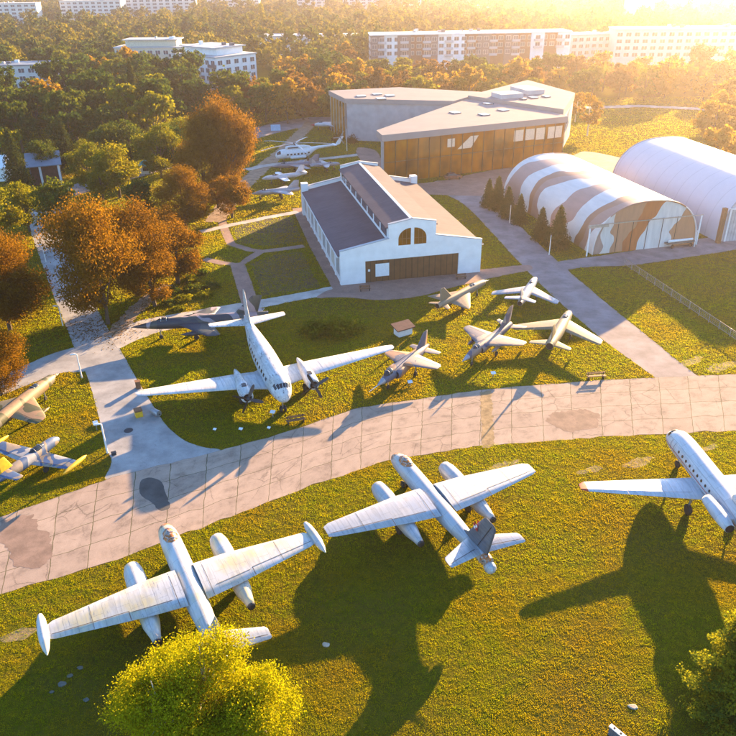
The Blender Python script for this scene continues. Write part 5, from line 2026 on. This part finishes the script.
base = G2(592, 255)
CA = R(14.0)
H1, pf = arch_hangar('arched_hangar', base, CA, 20.8, 39, 8.9, 'hangar_stripes', 'arched hangar painted in white, pink and brown wavy stripes', 2.45)
jb = MB()
for i, x in enumerate((4.5, 7.4, 10.4, 13.4, 16.3)):
    jb.box(x - .05, x + .05, .05, .10, 0, 5.6)
jb.build('door_joint', M['dark_metal'], H1)
jb = MB()
jb.box(-1.6, 21.2, -.45, -.3, 5.55, 5.68)
jb.box(-1.65, 2.2, -.53, -.28, 5.15, 5.5)
jb.build('door_rail', M['wood_pale'], H1)
for x in (-1.3, 20.9):
    jb = MB()
    jb.box(x - .1, x + .1, -.47, -.27, 0, 5.55)
    jb.build('rail_post', M['white_paint'], H1)
base2 = G2(717, 242)
H2, pf2 = arch_hangar('arched_hangar', (base2[0], base2[1]), R(12.0), 24, 40, 10.6, 'membrane_white', 'plain white arched fabric hangar at the right edge, behind the striped one', 2.5)
db = MB()
db.box(1.5, 7.0, -.18, .05, 0, 6.0)
dd = db.build('hangar_door', M['door_sheet'], H2)
db = MB()
db.box(1.2, 1.5, -.25, .08, 0, 6.2)
db.box(1.2, 7.0, -.25, .08, 6.02, 6.3)
db.build('door_frame', M['white_paint'], dd)
db = MB()
db.box(-.6, .1, -.9, -.2, 0, 6.6)
db.build('brown_pillar', M['wood'], H2)


# ---- dark shed at the wood edge, small kiosk, white tent
def shed():
    a, b = G2(33, 187), G2(63, 184)
    W, yaw = frame_of(a, b)
    S = empty('shed', (a[0], a[1], 0), yaw, 'dark open fronted shed with blue grey roof and two white posts at the wood edge', 'shed')
    mb = MB()
    mb.box(0, .2, 0, 10, 0, 5)
    mb.box(W - .2, W, 0, 10, 0, 5)
    mb.box(.2, W - .2, 9.8, 10, 0, 5)
    mb.build('wall', M['slate_wall'], S)
    mb = MB()
    mb.box(.25, W - .25, 1.2, 1.4, 0.02, 4.9)
    mb.build('door', M['brick_dark'], S)
    rb = MB()
    rb.add([(-.6, -.8, 4.9), (W + .6, -.8, 4.9), (W + .6, 5, 7.0), (-.6, 5, 7.0), (-.6, 10.8, 4.9), (W + .6, 10.8, 4.9)], [(0, 1, 2, 3), (3, 2, 5, 4)])
    rb.add([(-.6, -.8, 4.7), (W + .6, -.8, 4.7), (W + .6, 5, 6.8), (-.6, 5, 6.8), (-.6, 10.8, 4.7), (W + .6, 10.8, 4.7)], [(3, 2, 1, 0), (4, 5, 2, 3)])
    rb.add([(-.6, -.8, 4.7), (W + .6, -.8, 4.7), (W + .6, -.8, 4.9), (-.6, -.8, 4.9)], [(0, 1, 2, 3)])
    rb.build('roof', M['blue_roof'], S)
    for x in (W * .35, W - .25):
        pb = MB()
        pb.box(x - .25, x + .25, -.3, .2, 0, 4.8)
        pb.build('post', M['white_paint'], S)


shed()
k = G2(146, 173)
K = empty('kiosk', (*k, 0), .3, 'tiny cream kiosk with turquoise roof between the yellow green trees', 'kiosk')
mb = MB()
mb.box(-1.5, 1.5, -1.5, 1.5, 0, 2.7)
mb.build('wall', M['cream_wall'], K)
K.scale = (.8, .8, .8)
mb = MB()
mb.add([(-2, -2, 2.6), (2, -2, 2.6), (2, 2, 2.6), (-2, 2, 2.6), (0, 0, 4.2)], [(0, 1, 4), (1, 2, 4), (2, 3, 4), (3, 0, 4), (3, 2, 1, 0)])
mb.build('roof', M['teal_roof'], K)
mb = MB()
mb.box(-.8, .8, -1.56, -1.49, 1.0, 2.2)
mb.build('window', M['dark_glass'], K)
k = G2(-2, 178)
K = empty('event_tent', (*k, 0), .2, 'white tent cut off by the left frame edge beside the tall pointed conifer', 'tent')
mb = MB()
mb.box(-6, 3, -4, 4, 0, 3.2)
mb.build('side_panel', M['white_paint'], K)
mb = MB()
mb.add([(-6.3, -4.3, 3.21), (3.3, -4.3, 3.21), (3.3, 4.3, 3.21), (-6.3, 4.3, 3.21), (-6.3, 0, 5.6), (3.3, 0, 5.6)], [(0, 1, 5, 4), (2, 3, 4, 5), (1, 2, 5), (3, 0, 4), (3, 2, 1, 0)])
mb.build('tent_roof', M['white_paint'], K)


# ---- apartment blocks
def block(name, cx, cy, yaw, Lx, Ly, nf, label, wall, roof='grey_roof', bays=10, fh=3.1, bands=None, pent=True, balc=False, sides=True, group=None, wmax=100, glass='pane_glass', pentwall=None):
    """flat roofed block; front is the local -y side"""
    A = empty(name, (cx, cy, 0), R(yaw), label, 'apartment block', group)
    Hh = nf * fh + .6
    mb = MB()
    if bands:
        # facade in vertical bays of two colours, every second one set back a little
        n = len(bands)
        for i, c in enumerate(bands):
            x0, x1 = -Lx / 2 + Lx * i / n, -Lx / 2 + Lx * (i + 1) / n
            mb.box(x0, x1, -Ly / 2 + (.7 if i % 2 else 0), Ly / 2, 0, Hh - (.0 if i % 2 else .0), c)
        mb.build('wall', [M[w_] for w_ in wall], A)
    else:
        mb.box(-Lx / 2, Lx / 2, -Ly / 2, Ly / 2, 0, Hh)
        mb.build('wall', M[wall], A)
    rb = MB()
    rb.box(-Lx / 2 - .4, Lx / 2 + .4, -Ly / 2 - .4, Ly / 2 + .4, Hh + .004, Hh + .5)
    rf = rb.build('roof', M[roof], A)
    rnd = random.Random(int(abs(cx) + abs(cy)))
    if pent:
        pb = MB()
        pb.box(-Lx * .36, Lx * .36, -Ly * .3, Ly * .34, Hh + .504, Hh + 3.2)
        pb.build('penthouse', M[pentwall or (wall if isinstance(wall, str) else wall[0])], A)
        pb = MB()
        pb.box(-Lx * .39, Lx * .39, -Ly * .4, Ly * .4, Hh + 3.204, Hh + 3.6)
        rf2 = pb.build('roof', M[roof], A)
        zt = Hh + 3.604
    else:
        rf2, zt = rf, Hh + .504
    for i in range(max(2, int(Lx / 9))):
        ub = MB()
        ux = rnd.uniform(-Lx * .32, Lx * .32)
        uy = rnd.uniform(-Ly * .2, Ly * .2)
        ub.box(ux - rnd.uniform(.4, 1.2), ux + rnd.uniform(.4, 1.2), uy - .6, uy + .6, zt, zt + rnd.uniform(.6, 1.6))
        ub.build('roof_unit', M[rnd.choice(['grey_metal', 'white_paint', 'slate_wall'])], rf2)
    cnt = 0
    proto = None
    bal = None
    for f_ in range(nf - 1, -1, -1):
        for i in range(bays):
            if cnt >= wmax:
                break
            x = -Lx / 2 + Lx * (i + .5) / bays
            yy = -Ly / 2
            if bands and int((i + .5) / bays * len(bands)) % 2:
                yy += .7
            if proto is None:
                w_ = Lx / bays
                q = MB()
                q.box(-w_ * .30, w_ * .30, -.05, .03, .75, 2.45, 0)
                q.box(-w_ * .30 - .1, -w_ * .30, -.1, .05, .65, 2.55, 1)
                q.box(w_ * .30, w_ * .30 + .1, -.1, .05, .65, 2.55, 1)
                q.box(-.05, .05, -.09, -.055, .75, 2.45, 1)
                q.box(-w_ * .30, w_ * .30, -.1, .05, 2.45, 2.55, 1)
                q.box(-w_ * .30, w_ * .30, -.14, .05, .65, .75, 1)
                proto = q.build('window', [M[glass], M['white_paint']], A)
                o_ = proto
            else:
                o_ = bpy.data.objects.new('window', proto.data)
                COL.objects.link(o_)
                o_.parent = A
            o_.location = (x, yy, f_ * fh + .15)
            cnt += 1
            if balc and i % 3 == 1 and cnt < wmax:
                if bal is None:
                    q = MB()
                    w_ = Lx / bays
                    q.box(-w_ * .55, w_ * .55, -1.4, -.01, 0, .15)
                    q.box(-w_ * .55, w_ * .55, -1.4, -1.32, .16, 1.1)
                    q.box(-w_ * .55, -w_ * .55 + .08, -1.31, -.01, .16, 1.1)
                    q.box(w_ * .55 - .08, w_ * .55, -1.31, -.01, .16, 1.1)
                    bal = q.build('balcony', M['slate_wall'] if isinstance(wall, str) else M['grey_roof'], A)
                    ob = bal
                else:
                    ob = bpy.data.objects.new('balcony', bal.data)
                    COL.objects.link(ob)
                    ob.parent = A
                ob.location = (x, yy, f_ * fh + .02)
                cnt += 1
    if sides:
        nb = max(2, int(Ly / (Lx / bays)))
        for s in (1, -1):
            for f_ in range(nf - 1, -1, -1):
                for i in range(nb):
                    if cnt >= wmax + 40:
                        break
                    o_ = bpy.data.objects.new('window', proto.data)
                    COL.objects.link(o_)
                    o_.parent = A
                    o_.location = (s * Lx / 2, -Ly / 2 + Ly * (i + .5) / nb, f_ * fh + .15)
                    o_.rotation_euler.z = s * PI / 2
                    cnt += 1
    return A


block('apartment_building', -65.1, 346.1, -41, 30, 22, 4, 'nearest white apartment block with overhanging roof terrace storey, above the dark wood', 'white_wall', bays=8, balc=True, wmax=72)
block('apartment_building', -100, 384, -4, 34, 14, 4, 'cream low apartment block with roof units, left of the nearest white one', 'cream_wall', bays=9, balc=True, wmax=70)
block('apartment_building', -166, 346, 4, 66, 14, 3, 'long low white block half hidden by trees at the left edge', 'pale_wall', 'blue_roof', bays=16, wmax=60, pent=False)
block('apartment_building', 52, 398, 3, 98, 15, 5, 'long dark brick and slate apartment block with white balconies, behind the museum', ('slate_wall', 'white_wall', 'brick_dark'), 'white_wall', bays=27, fh=3.1,
      bands=(0, 1, 0, 2, 0, 1, 1, 2, 0, 2, 0, 2, 1, 2, 1), balc=True, wmax=100, pent=False)
block('apartment_building', 112, 420, 12, 44, 15, 4, 'paler block with long flat roof joined behind the right end of the dark block', 'pale_wall', 'grey_roof', bays=12, wmax=50, pent=False)
block('apartment_building', 176, 405, -5, 100, 18, 5, 'very long pale block washed out by sunlight at the right edge', 'pale_wall', 'grey_roof', bays=24, wmax=96, pent=False, sides=False)
block('apartment_building', -30, 478, -6, 62, 16, 3, 'low white block with grey flat roofs in front of the pale towers', 'pale_wall', 'grey_roof', bays=14, wmax=42, pent=False, sides=False)
FAR = [(-345, 760, 3, 90, 14, 6, 'long pale far block at the upper left corner'), (-262, 800, -4, 60, 14, 6, 'pale far block second from the upper left corner'), (-205, 840, 8, 70, 14, 7, 'brightest far block over the left woods'),
       (-55, 900, 5, 34, 16, 15, 'left one of two pale towers at the top edge'), (-2, 880, -3, 38, 16, 16, 'right one of two pale towers at the top edge'), (48, 930, 4, 34, 16, 12, 'shorter far block right of the two pale towers'),
       (285, 800, -8, 56, 20, 16, 'sunwashed tower at the top edge above the bright lawn'), (-150, 960, 0, 60, 16, 8, 'bluish far block at the top edge above the poplars'), (150, 980, 6, 46, 16, 11, 'faint far block lost in the glare at the top edge'), (-420, 820, 10, 56, 14, 7, 'outermost far block beyond the left edge of the woods')]
for x, y, yw_, lx, ly, nf, lab in FAR:
    block('tower_block' if nf > 9 else 'apartment_building', x, y, yw_, lx, ly, nf, lab, 'pale_wall', 'grey_roof', bays=max(5, int(lx / 6)), wmax=90, pent=False, sides=False)


# ------------------------------------------------------------------ small things on the grounds
def lamp_post(px, py, h, label, head=True, group=None, thick=.07):
    A = empty('lamp_post' if head else 'marker_post', (*G2(px, py), 0), .4, label, 'lamp post' if head else 'post', group)
    mb = MB()
    mb.tube([(0, 0, -.05), (0, 0, h)], [thick * 1.2, thick * .8], 8)
    mb.build('pole', M['white_paint'], A)
    if head:
        mb = MB()
        mb.tube([(-.05, 0, h + .02), (-.35, 0, h + .1), (-.75, 0, h + .08)], [.07, .13, .09], 8)
        mb.build('lamp_head', M['white_paint'], A)
    else:
        mb = MB()
        mb.tube([(0, 0, h + .002), (0, 0, h + .12)], [thick * 1.5, thick * .6], 8)
        mb.build('post_cap', M['grey_metal'], A)


lamp_post(107.5, 453, 3.7, 'white lamp post at the grass corner beside the straight winged trainer', thick=.09)
lamp_post(82, 378, 3.4, 'white lamp post at the road bend above the camouflaged jet', thick=.08)
lamp_post(63, 326, 3.2, 'white lamp post on the verge left of the road between the orange trees', thick=.07)
lamp_post(46, 262, 3.2, 'white lamp post farther up the verge left of the road', thick=.07)
lamp_post(484, 203.5, 3.4, 'white post by the spruce nearest the museum', False)
lamp_post(509.5, 223, 3.6, 'white post in the gap of the spruce row', False)
lamp_post(549, 255, 3.6, 'white post in front of the tallest spruce', False)
lamp_post(694, 247, 3.2, 'white post right of the striped hangar, in front of the white arch', False)
lamp_post(347, 151, 6.0, 'thin white post in front of the blunt museum wing', False)


def bench(px, py, rz, label, L_=1.9, mat='wood'):
    A = empty('park_bench', (*G2(px, py), 0), rz, label, 'bench')
    mb = MB()
    for i in range(3):
        mb.box(-L_ / 2, L_ / 2, -.22 + i * .16, -.09 + i * .16, .43, .47)
    mb.build('seat', M[mat], A)
    mb = MB()
    for i in range(2):
        mb.box(-L_ / 2, L_ / 2, .27, .31, .58 + i * .16, .70 + i * .16)
    mb.build('backrest', M[mat], A)
    for s in (-1, 1):
        mb = MB()
        mb.box(s * L_ * .4 - .04, s * L_ * .4 + .04, -.22, .26, 0, .43)
        mb.box(s * L_ * .4 - .04, s * L_ * .4 + .04, .22, .27, .43, .9)
        mb.build('leg', M['dark_metal'], A)


bench(596, 379, .1, 'wooden bench at the upper runway edge below the tan swept wing jet', 2.4)
bench(365, 291, .15, 'wooden bench on the brick forecourt left of the hangar doors', 1.8)
bench(461, 279, .15, 'wooden bench on the brick forecourt right of the hangar doors', 1.8)
bench(296, 423, .3, 'reddish bench at the runway edge below the propeller airliner nose', 2.2)


def board(px, py, rz, label, w_=.7, h=.9, d=.5, mat='white_paint', tilt=.35):
    if w_ < 1:
        w_, d = w_ * .75, d * .75
    A = empty('information_board', (*G2(px, py), 0), rz, label, 'sign')
    mb = MB()
    c_, s_ = math.cos(tilt), math.sin(tilt)
    vs = []
    for t in (0, .04):
        for u in (-w_ / 2, w_ / 2):
            for v_ in (-d / 2, d / 2):
                vs.append((u, v_ * c_ - t * s_ * 0, h + v_ * s_ + t))
    mb.add(vs, [(0, 1, 3, 2), (4, 6, 7, 5), (0, 2, 6, 4), (2, 3, 7, 6), (3, 1, 5, 7), (1, 0, 4, 5)])
    mb.build('panel', M[mat], A)
    mb = MB()
    mb.box(-.05, .05, -.04, .04, 0, h)
    mb.build('post', M['grey_metal'], A)
    return A


board(273, 417, -.3, 'small white information board under the propeller airliner nose', .8, .7, .6)
board(241, 431, -.3, 'small white board low in the grass left of the airliner nose, close to the runway', .6, .3, .4)
board(269, 429.5, -.3, 'lowest small white board between airliner nose and runway edge', .5, .25, .35)
board(215, 431, -.3, 'faint small board farthest left under the airliner wing shadow', .5, .25, .35)
board(410, 386, .2, 'small white board in front of the jump jet', .8, .6, .6)
board(493, 377, .2, 'small white board in front of the pink and grey jet', .8, .6, .6)
A = board(276, 133, .1, 'pale blue board standing on the grass behind the white helicopter', 3.0, 1.6, 1.8, 'sign_blue', 1.2)
A = board(97, 430, .5, 'small white sign on the grass edge beside the lamp post of the trainer', .7, 1.0, .6)


def perforated_slab():
    A = empty('concrete_panel', (*G2(619, 742), 0), R(-52), 'white edged dark panel with three holes standing in the lower lawn', 'panel')
    mb = MB()
    mb.box(-.8, .8, -.12, .12, 0, .8)
    mb.build('body', M['slate_wall'], A)
    mb = MB()
    mb.box(-.84, .84, -.15, .15, .804, .88)
    t = mb.build('top', M['white_paint'], A)
    for i in range(3):
        q = MB()
        q.tube([(-.5 + i * .5, 0, .883), (-.5 + i * .5, 0, .886)], .08, 12)
        q.build('hole', M['dark_opening'], t)


perforated_slab()


def small_box(px, py, rz, sx, sy, sz, name, cat, label, body_, lid, cap=0.12):
    A = empty(name, (*G2(px, py), 0), rz, label, cat)
    mb = MB()
    mb.box(-sx / 2, sx / 2, -sy / 2, sy / 2, 0, sz)
    mb.box(-sx / 2 - .03, -sx / 2 + .05, -sy / 2 - .03, sy / 2 + .03, 0, sz * .96)
    mb.box(sx / 2 - .05, sx / 2 + .03, -sy / 2 - .03, sy / 2 + .03, 0, sz * .96)
    mb.build('body', M[body_], A)
    mb = MB()
    mb.box(-sx / 2 - .06, sx / 2 + .06, -sy / 2 - .06, sy / 2 + .06, sz + .003, sz + cap)
    mb.build('lid', M[lid], A)
    return A


small_box(138.5, 388, .4, .5, .5, .9, 'litter_bin', 'bin', 'brown litter bin at the edge of the driveway, above the airliner wing tip', 'wood', 'wood')
small_box(139, 416, .5, .75, .75, .75, 'equipment_box', 'box', 'yellow box with brown lid on the driveway below the airliner wing tip', 'yellow_paint', 'wood', .2)
small_box(114, 454.5, .5, .4, .35, .25, 'cable_cover', 'box', 'small black box on the driveway edge beside the lamp post', 'dark_metal', 'dark_metal', .05)
mh = MB()
mh.tube([(0, 0, .008), (0, 0, .03)], .5, 20)
tag(mh.build('manhole_cover', M['dark_metal'], None, (*G2(128.5, 430.5), 0)), 'round dark manhole cover in the middle of the driveway', 'manhole cover')
A = empty('lawn_roller', (*G2(156, 415), 0), .9, 'grey roller lying in the grass at the end of a trampled track', 'roller')
mb = MB()
mb.rings([[(math.cos(2 * PI * q / 18) * r_, y_, .38 + math.sin(2 * PI * q / 18) * r_) for q in range(18)] for y_, r_ in ((-.65, .36), (-.6, .38), (.6, .38), (.65, .36))], 0)
mb.build('drum', M['grey_metal'], A)
mb = MB()
mb.tube([(0, -.85, .38), (0, .85, .38)], .06, 8)
mb.build('axle', M['dark_metal'], A)

# low exhibit with sloping red brown lid on the lawn
A = empty('engine_exhibit', (*G2(403, 334), 0), .55, 'low white crate with sloping red brown lid on the lawn beside the wild bushes', 'exhibit')
mb = MB()
mb.prism([(-1.1, -.7), (1.1, -.7), (1.1, .7), (-1.1, .7)], 0, [1.0, 1.0, 1.35, 1.35])
mb.build('crate', M['white_paint'], A)
mb = MB()
mb.add([(-1.5, -.9, 1.0), (1.5, -.9, 1.0), (1.5, .9, 1.45), (-1.5, .9, 1.45), (-1.5, -.9, 1.16), (1.5, -.9, 1.16), (1.5, .9, 1.61), (-1.5, .9, 1.61)],
       [(3, 2, 1, 0), (4, 5, 6, 7), (0, 1, 5, 4), (1, 2, 6, 5), (2, 3, 7, 6), (3, 0, 4, 7)])
mb.build('lid', M['brick_dark'], A)

# flat trailer in front of the striped hangar
A = empty('flat_trailer', (*G2(678, 246), 0), .25, 'low flat trailer with pale boards parked at the corner of the striped hangar', 'trailer')
mb = MB()
mb.box(-2.9, 2.9, -.9, .9, .75, .95)
mb.build('deck', M['stone_pale'], A)
mb = MB()
mb.tube([(2.9, 0, .8), (4.2, 0, .55)], .06, 6)
mb.build('drawbar', M['dark_metal'], A)
mb = MB()
mb.tube([(-2.4, -.3, 1.2), (2.6, -.3, 1.2)], [.26, .22], 10)
mb.build('pipe', M['white_paint'], A)
for sx_ in (-1.9, 1.9):
    for sy_ in (-.95, .95):
        wheel_mb(sx_, sy_, .36, .2).build('wheel', M['rubber'], A)


# parked dark car on the museum forecourt
def car(px, py, rz, label, paint):
    A = empty('parked_car', (*G2(px, py), 0), rz, label, 'car')
    mb = MB()
    prof = [(-2.1, .35), (-2.15, .75), (-1.95, .92), (-.9, .98), (1.0, .95), (1.95, .82), (2.15, .6), (2.1, .35)]
    rs = [[(x, y, z) for x, z in prof] for y in (-.85, -.78, .78, .85)]
    rs[0] = [(x * .97, -.86, z) for x, z in prof]
    rs[3] = [(x * .97, .86, z) for x, z in prof]
    mb.rings(rs, 0, False)
    mb.build('body', M[paint], A)
    mb = MB()
    mb.add([(-1.75, -.72, .95), (1.0, -.72, .95), (1.0, .72, .95), (-1.75, .72, .95), (-1.25, -.58, 1.45), (.3, -.58, 1.45), (.3, .58, 1.45), (-1.25, .58, 1.45)],
           [(0, 1, 5, 4), (1, 2, 6, 5), (2, 3, 7, 6), (3, 0, 4, 7)])
    mb.build('window_band', M['dark_glass'], A)
    mb = MB()
    mb.box(-1.27, .32, -.6, .6, 1.452, 1.5)
    mb.build('roof', M[paint], A)
    for x in (-1.3, 1.3):
        for y in (-.8, .8):
            wheel_mb(x, y, .32, .2).build('wheel', M['rubber'], A)


car(453, 179, .2, 'dark car parked in front of the museum glass front', 'brick_dark')


# long low double rail fence over the right lawn
def rail_fence():
    a, b = Vector(G2(624, 265)), Vector(G2(752, 352))
    d = b - a
    Lf = d.length
    A = empty('rail_fence', (a.x, a.y, 0), math.atan2(d.y, d.x), 'long low wire fence with pale rails running across the right hand lawn', 'fence')
    n = 14
    for i in range(n + 1):
        q = MB()
        q.tube([(Lf * i / n, 0, -.05), (Lf * i / n, 0, 1.25)], .05, 6)
        q.build('post', M['grey_metal'], A)
    for z in (.25, 1.2):
        q = MB()
        q.tube([(0, 0, z), (Lf, 0, z)], .055, 6)
        q.build('rail', M['wood_grey'], A)
    q = MB()
    for i in range(int(Lf / .45)):
        x = i * .45
        q.tube([(x, 0, .25), (x, 0, 1.2)], .012, 4)
    for z in (.5, .75, 1.0):
        q.tube([(0, 0, z), (Lf, 0, z)], .012, 4)
    q.build('wire_mesh', M['grey_metal'], A)


rail_fence()
A = empty('rail_fence', (*G2(-4, 392), 0), .2, 'short dark fence piece at the left edge under the low orange tree', 'fence')
for i in range(3):
    q = MB()
    q.box(i * .9 - .04, i * .9 + .04, -.04, .04, 0, 1.2)
    q.build('post', M['slate_wall'], A)
for z in (.4, .9):
    q = MB()
    q.box(-.1, 2.0, -.06, -.041, z, z + .12)
    q.build('rail', M['slate_wall'], A)

# flat pale stones in the lower lawns
rs_ = random.Random(9)
ST = [(70, 676), (62, 684), (80, 668), (86, 700), (52, 692)]
for i, (px, py) in enumerate(ST):
    q = MB()
    n = 9
    r0 = rs_.uniform(.18, .38)
    pl = [(math.cos(2 * PI * j / n) * r0 * rs_.uniform(.7, 1.2), math.sin(2 * PI * j / n) * r0 * .7 * rs_.uniform(.7, 1.2)) for j in range(n)]
    q.rings([[(x, y, -.03) for x, y in pl], [(x * .96, y * .96, .03) for x, y in pl], [(x * .7, y * .7, .05) for x, y in pl]], 0, False)
    tag(q.build('flat_stone', M['stone_pale'], None, (*G2(px, py), 0)), 'pale flat stone in the shaded grass under the left bomber wing', 'stone', 'flat stones in the shaded grass')
for i, (px, py, lab) in enumerate([(326, 645, 'pale flat stone alone in the large bomber shadow'), (633, 707, 'pale stone lying in the sunlit lower right lawn')]):
    q = MB()
    pl = [(math.cos(2 * PI * j / 9) * .34 * rs_.uniform(.7, 1.2), math.sin(2 * PI * j / 9) * .26 * rs_.uniform(.7, 1.2)) for j in range(9)]
    q.rings([[(x, y, -.03) for x, y in pl], [(x * .96, y * .96, .06) for x, y in pl], [(x * .7, y * .7, .09) for x, y in pl]], 0, False)
    tag(q.build('flat_stone', M['stone_light'], None, (*G2(px, py), 0)), lab, 'stone')

# ------------------------------------------------------------------ light, air, camera
AZ, EL = R(31.5), R(11.5)
w = bpy.data.worlds.new('World')
scene.world = w
w.use_nodes = True
nt = w.node_tree
bg = nt.nodes['Background']
sky = nt.nodes.new('ShaderNodeTexSky')
sky.sky_type = 'NISHITA'
sky.sun_disc = False
sky.sun_elevation = EL
sky.sun_rotation = AZ
sky.air_density = 1.0
sky.dust_density = 0.6
sky.ozone_density = 4.0
nt.links.new(sky.outputs['Color'], bg.inputs['Color'])
bg.inputs["Strength"].default_value = 0.10
sd = bpy.data.lights.new('sun', 'SUN')
sd.energy = 5.0
sd.angle = R(0.5)
sd.color = (1.0, 0.64, 0.30)
so = bpy.data.objects.new('sun', sd)
COL.objects.link(so)
sv = Vector((math.sin(AZ) * math.cos(EL), math.cos(AZ) * math.cos(EL), math.sin(EL)))
so.rotation_euler = (-sv).to_track_quat('-Z', 'Y').to_euler()
so.location = (60, 60, 80)

HAZE = 0.00018
if HAZE > 0:
    hz = MB()
    hz.box(-2600, 2600, -90, 2600, -1, 62)
    hm = bpy.data.materials.new('haze_air')
    hm.use_nodes = True
    hn = hm.node_tree
    hn.nodes.clear()
    ho = hn.nodes.new('ShaderNodeOutputMaterial')
    hv = hn.nodes.new('ShaderNodeVolumePrincipled')
    hv.inputs['Color'].default_value = (0.97, 0.85, 0.83, 1)
    hv.inputs['Density'].default_value = HAZE
    hv.inputs['Anisotropy'].default_value = 0.74
    hn.links.new(hv.outputs[0], ho.inputs['Volume'])
    tag(hz.build('haze', hm), 'thin golden morning haze over the airfield', 'haze', kind='stuff')

cd = bpy.data.cameras.new('camera')
cd.sensor_width = 36
cd.lens = 36 * CF / 736
cd.clip_end = 9000
cd.clip_start = 0.5
co = bpy.data.objects.new('camera', cd)
COL.objects.link(co)
f = Vector(ray(368, 368)).normalized()
rx = (Vector(ray(369, 368)) - Vector(ray(368, 368))).normalized()
uy = rx.cross(f) * 1.0
uy = (Vector(ray(368, 367)) - Vector(ray(368, 368))).normalized()
mw = Matrix((rx, uy, -f)).transposed().to_4x4()
mw.translation = Vector((0, 0, CH))
co.matrix_world = mw
scene.camera = co

scene.view_settings.view_transform = 'Standard'
scene.view_settings.look = 'None'
scene.view_settings.gamma = 1
scene.view_settings.use_curve_mapping = False
scene.view_settings.exposure = 2.62
cy = scene.cycles
cy.max_bounces = 5
cy.diffuse_bounces = 3
cy.glossy_bounces = 3
cy.transmission_bounces = 3
cy.volume_bounces = 0
cy.transparent_max_bounces = 6
cy.use_denoising = True
cy.caustics_reflective = False
cy.caustics_refractive = False
